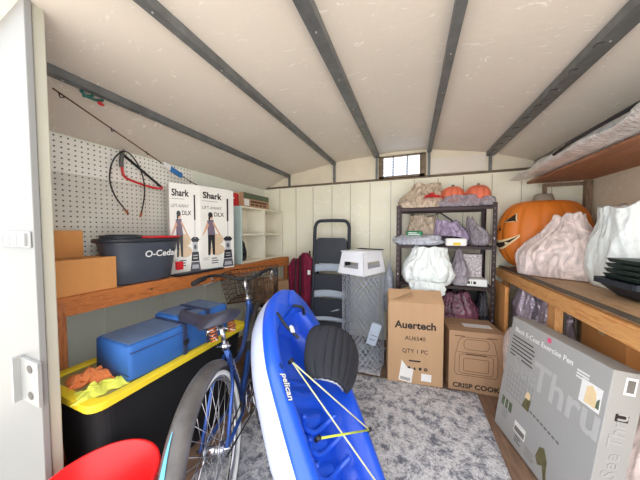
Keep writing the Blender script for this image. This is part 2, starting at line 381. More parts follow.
# ------------------------------------------------------------------ cartons helper
def carton(label, loc, dims, m='card', rotz=0, flaps=None, name='cardboard_box', cat='box', deco=None, tape=True, rot=None):
    """box standing with its base centre at loc; -y local is the front"""
    w_, dp, h = dims; t = thing(name, label, cat, loc, rotz, rot)
    g = MB(); X0, X1, Y0, Y1 = -w_/2, w_/2, -dp/2, dp/2; th = .004
    if flaps:
        for a in ((X0, X1, Y0, Y0+th), (X0, X1, Y1-th, Y1), (X0, X0+th, Y0, Y1), (X1-th, X1, Y0, Y1)): g.box(a[0], a[1], a[2], a[3], 0, h, m)
        g.box(X0, X1, Y0, Y1, 0, .004, m)
    else:
        g.box(X0, X1, Y0, Y1, 0, h, m)
        if tape: g.box(X0-.001, X1+.001, -.022, .022, h-.05, h+.0008, 'tape')
        g.box(X0, X1, -.001, .001, h, h+.0012, 'ink_brown')
    g.build('box_body', t, bevel=.003)
    if flaps:
        for side, ang in flaps:
            L = w_ if side in 'fb' else dp; dd = (dp if side in 'fb' else w_)*.48
            g = MB().box(-L/2+.004, L/2-.004, 0, dd, 0, .003, m)
            rz, px_, py_ = {'f': (0, 0, Y0), 'b': (PI, 0, Y1), 'l': (-PI/2, X0, 0), 'r': (PI/2, X1, 0)}[side]
            g.build('flap', t, (px_, py_, h), (R(ang), 0, rz))
    if deco: g = MB(); deco(g, face((0, Y0-.0002, 0), (1, 0, 0), (0, 0, 1)), w_, dp, h); g.build('printing', t)
    return t
def bars(g, X, x, y, w_, n, gap, mt, th=.003, rag=.3):
    for k in range(n): g.box(x, x+w_*(1-random.random()*rag), y-k*gap-th, y-k*gap, 0, .0008, mt, X)

# bench boxes at the near end
carton('low orange-brown cardboard box at the near end of left bench', (-1.70, .70, BZ), (.17, .30, .185), 'card_orange', tape=False)
carton('small upright cardboard box standing behind the open one beside pegboard', (-1.83, .655, BZ), (.06, .26, .335), 'card_orange', tape=False)

# mop bucket
t = thing('mop_bucket', 'dark grey oval mop bucket with red spout trim on left bench', 'bucket', (-1.69, 1.035, BZ), R(88))
def oval(a, b_, z, n=48, p=2.6):
    o = []
    for k in range(n):
        q = 2*PI*k/n; c_, s_ = math.cos(q), math.sin(q)
        o.append((a*math.copysign(abs(c_)**(2/p), c_), b_*math.copysign(abs(s_)**(2/p), s_), z))
    return o
g = MB(); g.rings([oval(.17, .085, .0), oval(.178, .092, .01), oval(.2, .105, .13), oval(.225, .118, .25), oval(.236, .124, .27), oval(.222, .112, .272), oval(.20, .1, .14), oval(.165, .08, .012)], 'bucket'); g.build('bucket_body', t)
g = MB(); g.rings([oval(.224, .117, .262), oval(.246, .130, .262), oval(.246, .130, .285), oval(.226, .112, .287), oval(.222, .11, .275)], 'bucket_dark', cap=False); g.build('rim', t)
g = MB(); g.rings([[(x, y, z+.006) for x, y, z in oval(.10, .10, q)] for q in (.27, .30)], 'bucket_dark'); g.lathe([(.08, .31), (.05, .24), (.001, .235)], 'bucket_dark', 24, Matrix.Translation((-.12*0, 0, 0))); g.build('wringer', t, loc=(-.11, 0, 0))
g = MB(); g.rings([[(x*k+.09, y*k2, z) for x, y, z in oval(.15, .13, zz)] for k, k2, zz in ((1, 1, .286), (1.03, 1.02, .292), (1.0, 1.0, .299), (.8, .8, .299))], 'red', cap=True); g.build('red_spout', t)
MB().box(.17, .215, -.12, -.09, .05, .11, 'red').build('red_pedal', t, bevel=.004)
g = MB(); g.text('O-Cedar', .058, 'white', face((0.055, -.128, .185), (1, 0, 0), (0, -.13, 1)), bold=.02); g.build('lettering', t)
tag(MB().box(-.04, .04, -.22, .2, 0, .012, 'black').box(-.035, .035, -.2, .18, .012, .016, 'bucket_dark').build('plastic_tray', loc=(-1.585, 1.42, BZ+.001), rot=(0, 0, R(-4))), 'flat black plastic tray at the bench edge before the tall white boxes', 'tray')

# ------------------------------------------------------------------ two tall vacuum boxes
def vac(label, loc, rotz, w_):
    t = thing('vacuum_box', label, 'box', loc, rotz, group=None); h = .70; dp = .12
    g = MB().box(-w_/2, w_/2, 0, dp, 0, h, 'paper_box'); g.build('box_body', t, bevel=.002)
    g = MB(); X = face((-w_/2, -.0004, 0), (1, 0, 0), (0, 0, 1)) @ Matrix.Diagonal((w_/.31, 1, 1, 1)); wf = w_; w_ = .31
    g.text('Shark', .072, 'ink', X, w_*.34, h-.075, bold=.03)
    bars(g, X, .02, h-.118, w_*.45, 1, .01, 'ink_grey')
    g.text('LIFT-AWAY', .036, 'ink_grey', X, w_*.33, h-.175, stretch=.95)
    g.text('DLX', .048, 'ink', X, w_*.53, h-.228, bold=.01)
    # printed person pushing a cleaner
    def disc(cx, cy, rx, ry, mt, n=16, z=.0008): g.prism([(cx+rx*math.cos(2*PI*k/n), cy+ry*math.sin(2*PI*k/n)) for k in range(n)], z, mt, X)
    px_ = w_*.30
    disc(px_+.05, .17, .075, .045, 'tan_print', z=.0004)
    disc(px_+.05, .26, .06, .05, 'tan_print', z=.0004)
    g.prism([(px_-.035, .42), (px_+.02, .43), (px_+.035, .30), (px_-.03, .30)], .0009, 'purple_print', X)
    g.prism([(px_-.03, .30), (px_+.032, .30), (px_+.03, .13), (px_+.012, .13), (px_, .26), (px_-.012, .13), (px_-.03, .13)], .0008, 'shark_dark', X)
    g.prism([(px_+.01, .40), (px_+.022, .41), (px_+.085, .30), (px_+.075, .295)], .0011, 'skin_print', X)
    g.prism([(px_-.035, .41), (px_-.075, .30), (px_-.07, .295), (px_-.02, .38)], .0011, 'skin_print', X)
    disc(px_, .455, .017, .024, 'skin_print', z=.001); disc(px_-.006, .468, .02, .022, 'shark_dark', z=.0013); disc(px_-.016, .44, .008, .025, 'shark_dark', z=.0013)
    # printed upright vacuum
    vx = w_*.80
    g.box(vx-.008, vx+.008, .42, .62, 0, .001, 'shark_dark', X); g.box(vx-.004, vx+.004, .27, .42, 0, .001, 'shark_light', X)
    g.prism([(vx-.045, .265), (vx-.02, .285), (vx+.02, .285), (vx+.045, .265), (vx+.03, .245), (vx-.03, .245)], .001, 'shark_dark', X)
    g.box(vx-.026, vx+.026, .15, .25, 0, .0009, 'shark_light', X); disc(vx, .205, .014, .02, 'shark_grey', z=.0012)
    g.prism([(vx-.034, .165), (vx+.034, .165), (vx+.042, .09), (vx-.042, .09)], .0012, 'shark_dark', X)
    g.prism([(vx-.042, .085), (vx+.042, .085), (vx+.055, .015), (vx-.055, .015)], .001, 'shark_grey', X)
    g.prism([(vx-.03, .062), (vx+.03, .062), (vx+.038, .03), (vx-.038, .03)], .0014, 'shark_light', X)
    g.box(vx-.024, vx+.024, .11, .118, 0, .0014, 'shark_light', X); g.box(vx-.024, vx+.024, .132, .14, 0, .0014, 'shark_light', X)
    bars(g, X, .02, .11, w_*.18, 2, .014, 'ink_grey'); bars(g, X, w_*.30, .105, w_*.2, 3, .02, 'shark_grey', .008)
    X2 = face((wf/2+.0004, 0, 0), (0, 1, 0), (0, 0, 1))
    g.text('DLX', .03, 'ink', X2, .06, h-.06); bars(g, X2, .04, h-.16, .08, 4, .018, 'ink_grey')
    g.build('printing', t); return t
vac('tall white vacuum cleaner box on bench, partly behind the mop bucket', (-1.655, 1.345, BZ), R(60), .215)
vac('tall white vacuum cleaner box on bench, the one beside the white cubby', (-1.565, 1.585, BZ), R(76), .31)

# ------------------------------------------------------------------ cubby shelf
t = thing('cubby_shelf', 'cream four-compartment cubby shelf at far end of left bench', 'shelf', (-1.59, 2.32, BZ))
CW, CH, CD = .82, .585, .245; g = MB(); s = .016
g.box(-CD, 0, -CW/2, -CW/2+s, 0, CH, 'cubbyblue'); g.box(-CD, 0, CW/2-s, CW/2, 0, CH, 'cubbywhite')
for z in (0, CH/2-s/2, CH-s): g.box(-CD, 0, -CW/2+s, CW/2-s, z, z+s, 'cubbywhite')
g.box(-CD, 0, -s/2, s/2, s, CH-s, 'cubbywhite'); g.build('carcass', t, bevel=.001)
MB().box(-CD, -CD+.004, -CW/2+s, CW/2-s, s, CH-s, 'cubbywhite').build('back_panel', t)

# generic crumpled bag
def bagmesh(rx, ry, h, seed, mt, fold=.07, lump=.16, knot=None, sub=5, flat=.12, sq=2.4, sag=0, peak=0, facets=30):
    import bmesh
    bm = bmesh.new(); bmesh.ops.create_icosphere(bm, subdivisions=sub, radius=1)
    S = Vector((seed*7.3, seed*3.1, seed*1.7))
    rnd = random.Random(seed); pl = []
    for i in range(facets):
        zz = 1-2*(i+.5)/facets; aa = i*2.39996+seed+rnd.uniform(-.3, .3); rr_ = math.sqrt(1-zz*zz)
        pl.append((Vector((rr_*math.cos(aa), rr_*math.sin(aa), zz)), rnd.uniform(.80, .98)))
    for v in bm.verts:
        p = v.co.normalized()
        q = 1/((abs(p.x)**sq+abs(p.y)**sq+abs(p.z)**sq)**(1/sq))
        th = math.atan2(p.y, p.x)
        n1 = noise.noise(p*1.5+S); wq = p+.35*Vector((noise.noise(p*2+S), noise.noise(p*2-S), noise.noise(p*2+S*2)))
        n2 = min(.5, abs(noise.noise(wq*2.3+S*2))*1.3); n3 = min(.5, abs(noise.noise(wq*5+S*3))*1.2)
        ray_ = abs(noise.noise(Vector((math.cos(th)*3.2, math.sin(th)*3.2, p.z*.9))+S))
        top = max(0, p.z)
        r = q*(1.04+lump*n1+fold*1.3*((.5-n2)-.25)+fold*((.5-n3)-.25)*.35+fold*1.6*(ray_-.3)*(.4+top))
        pj = (p+.10*Vector((noise.noise(p*3+S), noise.noise(p*3-S), noise.noise(p*3+S*2)))).normalized()
        fc = min(h_/dd for n__, h_ in pl for dd in (pj.dot(n__),) if dd > .3)
        r = r*(.42+.58*fc) if fc < 1.4 else r
        x, y, z = p.x*r, p.y*r, p.z*r
        if knot:
            k = max(0, (p.z-.72)/.28)
            f = 1-.85*k**.8; x *= f; y *= f; z += knot*k*k
        z = (z+1)/2*(1+flat)-flat
        if peak: f_ = max(0, z)**1.2; x *= 1-peak*f_; y *= 1-peak*.5*f_
        if z < 0:
            x *= 1+.25*(-z/flat)*0.2; z = z*.02
        z -= 0
        v.co = (x*rx, y*ry, max(z, -.002)*h - sag*max(0, -y)*h*(abs(x)))
    vs = [tuple(v.co) for v in bm.verts]; fs = [tuple(w.index for w in f.verts) for f in bm.faces]; bm.free()
    return MB().add(vs, fs, mt, None, True)
def bag(name, label, cat, loc, rx, ry, h, seed, mt, rotz=0, **k):
    return tag(bagmesh(rx, ry, h, seed, mt, **k).build(name, loc=loc, rot=(0, 0, rotz)), label, cat)

def tri(x): return abs((x % 1)*2-1)
def sack(name, label, cat, loc, rx, ry, h, seed, mt, rotz=0, top=.35, sq=2.6, pleat=.16, lean=(0, 0), base=.86, crest=.08, dip=.06):
    """film bag with a slumped base, pleats that run up into a gathered or folded top"""
    S = Vector((seed*3.7, seed*1.9, seed*5.3)); nu, nv = 150, 64
    def fn(i, j):
        a = 2*PI*i/nu; v = j/(nv-1); c_, s_ = math.cos(a), math.sin(a)
        q = 1/((abs(c_)**sq+abs(s_)**sq)**(1/sq)); k = max(0, (v-.30)/.70); k = k*k*(3-2*k)
        pr = (1-(1-top)*k)*(base+(1-base)*min(1, v/.22)**.6)
        w_ = Vector((c_*2.6, s_*2.6, v*1.3))+S; w_ += .5*Vector((noise.noise(w_*.8), noise.noise(w_*.8+S), 0))
        rid = abs(noise.noise(w_)); r2 = abs(noise.noise(Vector((c_*5.5+v*1.5, s_*5.5-v, v*2.2))+S*2))
        f = 1+pleat*2.2*(.28-min(rid, .5))*(.35+.9*v)+pleat*.9*(.22-min(r2, .4))*(.4+v)+.08*noise.noise(Vector((c_, s_, v*2))+S)
        cr = abs(noise.noise(Vector((c_*3, s_*3, v*7))+S*3)); f += .05*(.25-cr)
        x = rx*q*pr*f*c_; y = ry*q*pr*f*s_
        z = h*v*(1+crest*2*noise.noise(Vector((c_*1.6, s_*1.6, 0))+S)*v)
        return (x+lean[0]*k, y+lean[1]*k, z)
    rr = [[fn(i, j) for i in range(nu)] for j in range(nv)]
    tp = rr[-1]; cx = sum(p[0] for p in tp)/nu; cy = sum(p[1] for p in tp)/nu; cz = sum(p[2] for p in tp)/nu-dip*h
    for k in (.75, .45, .15): rr.append([(cx+(p[0]-cx)*k, cy+(p[1]-cy)*k, cz+(p[2]-cz)*k+.012*noise.noise(Vector((p[0]*30, p[1]*30, k*3)))) for p in tp])
    rr.insert(0, [(p[0]*.9, p[1]*.9, .0) for p in rr[0]])
    return tag(MB().rings(rr, mt).build(name, loc=loc, rot=(0, 0, rotz)), label, cat)
bag('plastic_bag', 'black bag standing inside the lower cubby compartment of the cream shelf', 'bag', (-1.68, 2.02, BZ+.017), .05, .05, .22, 4, 'dark_bag', sub=4)
# things on top of the cubby
carton('long low carton with green lid band and brown slatted side on cubby top', (-1.70, 2.225, BZ+CH+.001), (.46, .15, .15), 'card_pink', R(90), deco=lambda g, X, w_, dp, h: (g.box(-w_/2, w_/2, h*.6, h*.98, 0, .001, 'boxgreen', X), [g.box(-w_/2+.12+k*.075, -w_/2+.175+k*.075, h*.15, h*.28, 0, .001, 'ink_brown', X) for k in range(4)], g.box(-w_/2+.12, w_/2-.04, h*.36, h*.5, 0, .001, 'ink_brown', X), g.box(-w_/2+.01, -w_/2+.09, h*.1, h*.55, 0, .001, 'label', X)))
t = carton('small red box with a white cross standing on cubby beside green carton', (-1.72, 1.955, BZ+CH+.001), (.09, .05, .13), 'red', R(20), tape=False, name='first_aid_box', deco=lambda g, X, w_, dp, h: (g.box(-.02, .02, .075, .09, 0, .001, 'white', X), g.box(-.007, .007, .062, .103, 0, .001, 'white', X)))
tag(MB().box(-.03, .03, -.06, .06, 0, .022, 'white').build('paper_packet', loc=(-1.70, 2.25, BZ+CH+.154), bevel=.003), 'small white packet lying on the long green-banded carton', 'packet')

# ------------------------------------------------------------------ on the wall: saw, cable, rod, clips
t = thing('bow_saw', 'red-framed bow saw hanging on the white pegboard', 'saw', (XL+.05, 1.0, 1.6))
g = MB(); g.tube(smoothpath([(0, 0.02, .17), (0, .015, .08), (0, .03, .02), (0, .10, -.005), (0, .20, -.02), (0, .275, -.02), (0, .285, .0)]), .008, 'red', 10); g.build('saw_frame', t)
g = MB().box(-.0015, .0015, 0, .31, -.010, .008, 'black', Matrix.Translation((0, .02, .17)) @ Matrix.Rotation(R(-34), 4, 'X')); g.build('blade', t)
g = MB().tube([(0, .02, .185), (0, .012, .12), (0, .012, .08)], .013, 'greypanel', 10); g.build('handle', t)
MB().tube([(-.035, .02, .19), (0.012, .02, .19), (.014, .02, .20)], .003, 'steel', 6).build('hook', t)
t = thing('bungee_cable', 'thin black cable looped over a peg with brass ends hanging down', 'cable', (XL+.075, 1.04, 1.58))
pts = smoothpath([(0, -.03, -.185), (0, -.085, -.1), (0, -.11, 0), (0, -.09, .12), (0, -.03, .2), (0, .03, .18), (0, .085, .08), (0, .10, -.05), (0, .075, -.2)])
MB().tube(pts, .0045, 'black', 8).build('cable', t)
for q in ((-.03, -.185, .02), (.075, -.2, -.01)): MB().tube([(0, q[0], q[1]), (0, q[0]+q[2], q[1]-.03)], .007, 'copper', 8).build('brass_end', t)
t = thing('fishing_rod', 'thin dark rod slung along the left wall below the roof', 'rod', (XL+.07, .66, 2.0))
r0, r1 = Vector((.31, -.09, -.115)), Vector((.01, .925, -.34)); dr_ = r1-r0
MB().tube(smoothpath([r0, r0+dr_*.3+Vector((0, 0, -.006)), r0+dr_*.7+Vector((0, 0, -.012)), r1]), .0038, 'ink_brown', 6).build('rod_blank', t)
XR_ = lambda k, dz: Matrix.Translation(r0+dr_*k+Vector((0, 0, dz))) @ dr_.to_track_quat('Y', 'Z').to_matrix().to_4x4()
MB().box(-.012, .012, -.07, .07, -.016, .02, 'bluepl', XR_(.74, -.012)).build('blue_reel', t, bevel=.005)
MB().box(-.010, .014, -.03, .03, -.022, .02, 'white', XR_(.65, -.012)).build('white_bracket', t, bevel=.006)
for q in (.02, .25, .48, .9): MB().tube([r0+dr_*q, r0+dr_*q+Vector((0, .006, -.022)), r0+dr_*q+Vector((0, .02, -.012))], .003, 'black', 6).build('line_guide', t)
t = thing('string_light_clip', 'green plastic clip with a small red bulb under the left roof beam', 'clip', (-1.51, .70, 1.915))
MB().tube([(0, -.03, .02), (0.0, -.01, 0), (0, .03, .0), (0, .06, .015)], .007, 'greenpl', 8).tube([(0, -.02, -.005), (0, .02, .018)], .006, 'greenpl', 8).build('clip_body', t)
MB().lathe([(0.001, 0), (.008, .005), (.009, .018), (.003, .03), (0.001, .032)], 'red', 12, Matrix.Translation((0, .035, -.005)) @ Matrix.Rotation(R(-100), 4, 'X')).build('bulb', t)

# ------------------------------------------------------------------ storage tote
t = thing('storage_tote', 'large black storage tote with yellow rimmed lid under left bench', 'storage box', (-1.325, .94, 0))
W2, L2, TZ = .205, .44, .585
def rrect(a, b_, z, c=.05, n=5):
    o = []
    for sx, sy, st in ((1, 1, 0), (-1, 1, 90), (-1, -1, 180), (1, -1, 270)):
        for k in range(n+1):
            q = R(st+90*k/n); o.append((sx*(a-c)+c*math.cos(q), sy*(b_-c)+c*math.sin(q), z))
    return o
g = MB(); g.rings([rrect(W2-.05, L2-.06, 0), rrect(W2-.012, L2-.02, TZ-.03)], 'toteblack', smooth=False)
g.build('tote_body', t)
g = MB(); g.rings([rrect(W2, L2, TZ-.032), rrect(W2+.016, L2+.016, TZ-.03), rrect(W2+.016, L2+.016, TZ), rrect(W2-.022, L2-.022, TZ), rrect(W2-.03, L2-.03, TZ-.014)], 'yellow', cap=False, smooth=False); g.build('lid_rim', t, bevel=.003)
g = MB(); g.rings([rrect(W2-.004, L2-.004, TZ-.03), rrect(W2-.027, L2-.027, TZ-.010)], 'lidtop', smooth=False)
for k in range(5): g.box(-.14, .14, -.36+k*.17, -.352+k*.17, TZ-.010, TZ-.006, 'lidtop')
g.build('lid_panel', t)
LT = TZ-.004
# cooler bag
t = thing('cooler_bag', 'blue soft cooler bag with navy straps lying on the yellow-rimmed lid', 'bag', (-1.265, .885, LT), R(-2))
def softbox(w_, l_, h, mt, dy=0, e=.018):
    g = MB(); rr = []
    K = 14
    for i in range(K+1):
        yy = -l_/2+l_*i/K; sh = 1-.05*abs(2*i/K-1)**8
        ring = []
        for x, z, _ in [(p[0], p[1], 0) for p in [(a[0], a[1]) for a in rrect(w_/2, h/2, 0, e, 3)]]:
            nn = noise.noise(Vector((x*9, yy*9+dy, z*9)))*.006
            ring.append((x*sh+nn, yy+dy, (z*sh)+h/2+nn*(1 if z > 0 else 0)))
        rr.append(ring)
    g.rings(rr, mt, smooth=True); return g
softbox(.27, .27, .165, 'bagblue', -.11).build('near_compartment', t)
softbox(.262, .30, .195, 'bagblue', .175).build('far_compartment', t)
MB().box(-.115, .115, -.235, .02, .163, .169, 'bagtop').box(-.115, .115, .04, .31, .193, .199, 'bagtop').build('top_panel', t, bevel=.005)
g = MB()
for yy, q in ((.02, .17), (.17, .2)): g.box(.130, .138, yy-.012, yy+.012, .0, q, 'bagnavy').box(-.1, .137, yy-.012, yy+.012, q, q+.005, 'bagnavy')
g.build('strap', t, bevel=.002)
g = MB().tube(smoothpath([(.11, .02, .17), (.06, .05, .20), (.03, .1, .21), (.04, .15, .2), (.08, .17, .175)]), .008, 'bagnavy', 8); g.build('handle', t)
g = MB().box(.131, .134, -.24, .02, .128, .132, 'bagnavy').box(-.13, .13, -.2465, -.2445, .03, .033, 'bagnavy'); g.build('piping', t)
for yy in (.005, .155): MB().box(.138, .146, yy, yy+.03, .06, .085, 'black').build('buckle', t, bevel=.002)
# cloths
def cloth(name, label, loc, w_, l_, h, seed, mt, rz):
    S = Vector((seed*5.1, seed, 0))
    def fn(u, v):
        x = (u-.5)*w_; y = (v-.5)*l_; e = 1-max(abs(2*u-1), abs(2*v-1))**3
        z = h*e*(.45+.8*abs(noise.noise(Vector((u*5, v*1.6, 0))+S))+.2*abs(noise.noise(Vector((u*14, v*4, 3))+S)))
        return (x+.03*noise.noise(Vector((u*2, v*5, 1))+S), y+.04*noise.noise(Vector((u*5, v*2, 2))+S), z+.001)
    g = MB().grid(fn, 44, 34, mt); o = g.build(name, loc=loc, rot=(0, 0, rz)); m_ = o.modifiers.new('s', 'SOLIDIFY'); m_.thickness = .003; m_.offset = 1
    return tag(o, label, 'cloth')
cloth('cleaning_cloth', 'crumpled orange cloth on the tote lid beside the blue cooler bag', (-1.345, .60, LT-.004), .16, .10, .055, 2, 'orangecloth', R(60))
cloth('cleaning_cloth', 'crumpled yellow-green cloth at the front of the tote lid', (-1.215, .575, LT-.004), .17, .085, .045, 5, 'yellowcloth', R(78))
# red tub
t = thing('round_tub', 'bright red round plastic tub on the floor before the tote', 'tub', (-.945, .42, .0)); t.scale = (1, 1, 1)
g = MB().lathe([(.001, .006), (.11, .006), (.115, .012), (.160, .417), (.168, .422), (.172, .417), (.168, .41), (.122, .001), (.001, .001)], 'redtub', 64); g.build('tub_body', t)
MB().lathe([(.162, .416), (.165, .427), (.174, .425), (.176, .412), (.170, .410)], 'redtub', 64).build('rim', t)

# ------------------------------------------------------------------ bicycle
A = Vector((-.73, .745, 0)); Bh = Vector((-1.105, 1.585, 0)); fw = (Bh-A); WB = fw.length
bk = thing('bicycle', 'blue cruiser bicycle with chrome fenders leaning towards the left bench', 'bicycle', A, rot=Euler((R(-6.5), 0, math.atan2(fw.y, fw.x)), 'XYZ'))
RW = .318
def wheel(x):
    wt = MB(); n = 64
    def ring(rad, r, mt, k=8, z=0):
        pts = [(x+rad*math.cos(2*PI*i/n), z, RW+.012+rad*math.sin(2*PI*i/n)) for i in range(n)]
        return pts, r, mt
    w_ = MB(); p, r, m_ = ring(RW-.012, .022, 'rubber'); w_.tube(p, r, m_, 12, True); o = w_.build('wheel', bk)
    g = MB()
    for z in (-.014, .014): p, r, m_ = ring(RW-.030, .011, 'whitewall', z=z); g.tube(p, r, m_, 8, True)
    g.build('whitewall', o)
    g = MB(); p, r, m_ = ring(RW-.052, .0115, 'chrome'); g.tube(p, r, m_, 8, True); g.build('rim', o)
    g = MB(); g.tube([(x, -.045, RW+.012), (x, .045, RW+.012)], .017, 'chrome', 12); g.tube([(x, -.07, RW+.012), (x, .07, RW+.012)], .006, 'chrome', 8)
    for z in (-.03, .03): g.tube([(x, z-.002, RW+.012), (x, z+.002, RW+.012)], .03, 'chrome', 16)
    g.build('hub', o)
    g = MB()
    for k in range(36):
        a = 2*PI*k/36; s_ = 1 if k % 2 else -1; b_ = a+(R(50) if (k//2) % 2 else -R(50))
        g.tube([(x+.028*math.cos(b_), s_*.03, RW+.012+.028*math.sin(b_)), (x+(RW-.056)*math.cos(a), 0, RW+.012+(RW-.056)*math.sin(a))], .0013, 'spoke', 5)
    g.build('spokes', o)
wheel(0); wheel(WB)
HZ = RW+.012
def fender(x, a0, a1, blue=False):
    g = MB(); K = 40; rr = []
    for i in range(K+1):
        a = R(a0+(a1-a0)*i/K); ring = []
        for q in range(11):
            t_ = (q/10-.5)*2; rad = RW+.028-.020*t_*t_-.012*abs(t_)**4; ring.append((x+rad*math.cos(a), .043*t_, HZ+rad*math.sin(a)))
        rr.append(ring)
    g.rings(rr, 'fender', cap=False, loop=False); o = g.build('fender', bk); s_ = o.modifiers.new('s', 'SOLIDIFY'); s_.thickness = .0015
    if blue:  # coloured strip painting a blue reflection onto the metal of the rear fender
        g = MB(); rr = []
        for i in range(15):
            a = R(128+(200-128)*i/14); ww = .010*math.sin(PI*i/14)+.001
            rr.append([(x+(RW+.031-.014*(t_/.036)**2)*math.cos(a), t_, HZ+(RW+.031-.014*(t_/.036)**2)*math.sin(a)) for t_ in (.012-ww, .012, .012+ww)])
        g.rings(rr, 'fender_reflection', cap=False, loop=False); g.build('painted_reflection', o)
    g = MB()
    for s_ in (-1, 1): g.tube([(x, s_*.05, HZ), (x+(RW+.015)*math.cos(R(200 if blue else 60)), s_*.03, HZ+(RW+.01)*math.sin(R(200 if blue else 60)))], .0028, 'chrome', 6)
    g.build('fender_stay', o)
fender(0, 60, 215, True); fender(WB, 20, 150)
g = MB(); BBx = .40; ST = (.255, 0, .66)
g.tube([(BBx, -.035, .27), (BBx, .035, .27)], .024, 'frameblue', 14)
g.tube([(BBx, 0, .27), ST], .016, 'frameblue', 12)
hb_, ht_ = (.80, 0, .60), (.765, 0, .76)
g.tube([hb_, ht_], .021, 'frameblue', 12)
g.tube(smoothpath([(.27, 0, .56), (.42, 0, .50), (.6, 0, .55), (.775, 0, .72)]), .014, 'frameblue', 10)
g.tube(smoothpath([(BBx, 0, .28), (.55, 0, .37), (.70, 0, .50), (.795, 0, .63)]), .018, 'frameblue', 10)
for s_ in (-1, 1):
    g.tube([(BBx-.02, s_*.02, .27), (.25, s_*.048, .29), (0, s_*.055, HZ)], .009, 'frameblue', 8)
    g.tube([(.27, s_*.015, .60), (.16, s_*.05, .50), (0, s_*.055, HZ)], .008, 'frameblue', 8)
fr = g.build('frame', bk)
g = MB(); Xf = face((.32, -.0165, .48), (-.355, 0, .935), (-.935, 0, -.355))
for k in range(5): g.box(-.09+k*.036, -.066+k*.036, -.008, -.002, 0, .001, 'white', Xf); g.box(-.09+k*.036, -.083+k*.036, -.008, .008, 0, .001, 'white', Xf)
g.build('frame_lettering', fr)
g = MB()
g.tube([(.805, 0, .585), (.805, 0, .60)], .026, 'chrome', 12)
for s_ in (-1, 1): g.tube(smoothpath([(.80, s_*.03, .59), (.815, s_*.05, .55), (.86, s_*.055, .45), (WB, s_*.055, HZ)]), .011, 'frameblue', 10)
g.build('fork', bk)
g = MB().tube([ST, (.235, 0, .77)], .0125, 'chrome', 12).tube([(.257, 0, .64), (.252, 0, .67)], .021, 'chrome', 12).tube([(.25, -.03, .655), (.25, .045, .655)], .005, 'chrome', 8); g.build('seat_post', bk)
# saddle, knocked round on its post so the nose points to the bench
g = MB(); rr = []
for i in range(25):
    u = i/24; xx = -.14+.37*u; hw = .03+.078*(1/(1+math.exp((u-.42)*13)))
    e = min(1, (math.sin(PI*min(u, .5)+.0) if u < .5 else 1))
    if u < .12: hw *= (u/.12+.05)**.45
    if u > .93: hw *= max(.25, math.sqrt(max(0, 1-((u-.93)/.07)**2)))
    tz = .022*math.cos(PI*2*u)*.6+.004
    rr.append([(xx, hw*math.cos(2*PI*k/24), tz+(.020 if math.sin(2*PI*k/24) > 0 else .032)*math.sin(2*PI*k/24)-.02*(abs(math.cos(2*PI*k/24))**3)) for k in range(24)])
g.rings(rr, 'saddle'); sd = g.build('saddle', bk, (.215, .035, .825), Euler((0, R(3), R(62)), 'XYZ'))
for s_ in (-1, 1):
    pts = [(-.07+.016*math.cos(k*.7), s_*.055+.016*math.sin(k*.7), -.09+.0016*k) for k in range(44)]
    MB().tube(pts, .0038, 'copper', 6).build('saddle_spring', sd)
MB().tube([(-.09, -.055, -.085), (0, -.03, -.06), (.13, -.01, -.02)], .004, 'chrome', 6).tube([(-.09, .055, -.085), (0, .03, -.06), (.13, .01, -.02)], .004, 'chrome', 6).tube([(0, -.035, -.062), (0, .035, -.062)], .018, 'chrome', 10).build('saddle_rails', sd)
# stem and handlebar
g = MB().tube([ht_, (.748, 0, .86), (.752, 0, .885), (.78, 0, .895)], .013, 'chrome', 12).tube([(.765, 0, .755), (.76, 0, .775)], .024, 'chrome', 14); g.build('stem', bk)
HBZ = .895
g = MB()
for s_ in (-1, 1): g.tube(smoothpath([(.785, 0, HBZ), (.79, s_*.06, HBZ+.01), (.765, s_*.15, HBZ+.05), (.70, s_*.22, HBZ+.07), (.58, s_*.255, HBZ+.06)]), .011, 'black' if s_ < 0 else 'black', 10)
hbo = g.build('handlebar', bk)
for s_ in (-1, 1):
    MB().tube([(.66, s_*.238, HBZ+.067), (.6, s_*.252, HBZ+.062), (.54, s_*.262, HBZ+.056)], [.016, .018, .016], 'rubber', 12).build('grip', hbo)
    MB().tube(smoothpath([(.70, s_*.215, HBZ+.058), (.68, s_*.20, HBZ+.03), (.60, s_*.22, HBZ+.02)]), .005, 'chrome', 8).build('brake_lever', hbo)
    MB().tube(smoothpath([(.70, s_*.2, HBZ+.04), (.86, s_*.14, HBZ+.06), (.85, s_*.03, .78), (.80, s_*.02, .6)]), .003, 'black', 6).build('brake_cable', hbo)
# wire basket
g = MB(); bx0, bx1, by, bz0, bz1 = .83, 1.08, .205, .72, .94
def wl(a, b_, r=.0022): g.tube([a, b_], r, 'rustwire', 5)
nx = 9
for i in range(nx+1):
    xx = bx0+(bx1-bx0)*i/nx
    for s_ in (-1, 1): wl((xx, s_*by*.86, bz0), (xx, s_*by, bz1))
    wl((xx, -by*.86, bz0), (xx, by*.86, bz0))
for i in range(13):
    yy = -1+2*i/12
    for xx in (bx0, bx1): wl((xx, yy*by*.86, bz0), (xx, yy*by, bz1))
    wl((bx0, yy*by*.86, bz0), (bx1, yy*by*.86, bz0))
for k in range(7):
    q = k/6; yy = by*(.86+.14*q); zz = bz0+(bz1-bz0)*q; r = .0045 if k in (0, 6) else .002
    for a, b_ in (((bx0, -yy, zz), (bx1, -yy, zz)), ((bx1, -yy, zz), (bx1, yy, zz)), ((bx1, yy, zz), (bx0, yy, zz)), ((bx0, yy, zz), (bx0, -yy, zz))): wl(a, b_, r)
g.build('wire_basket', bk)
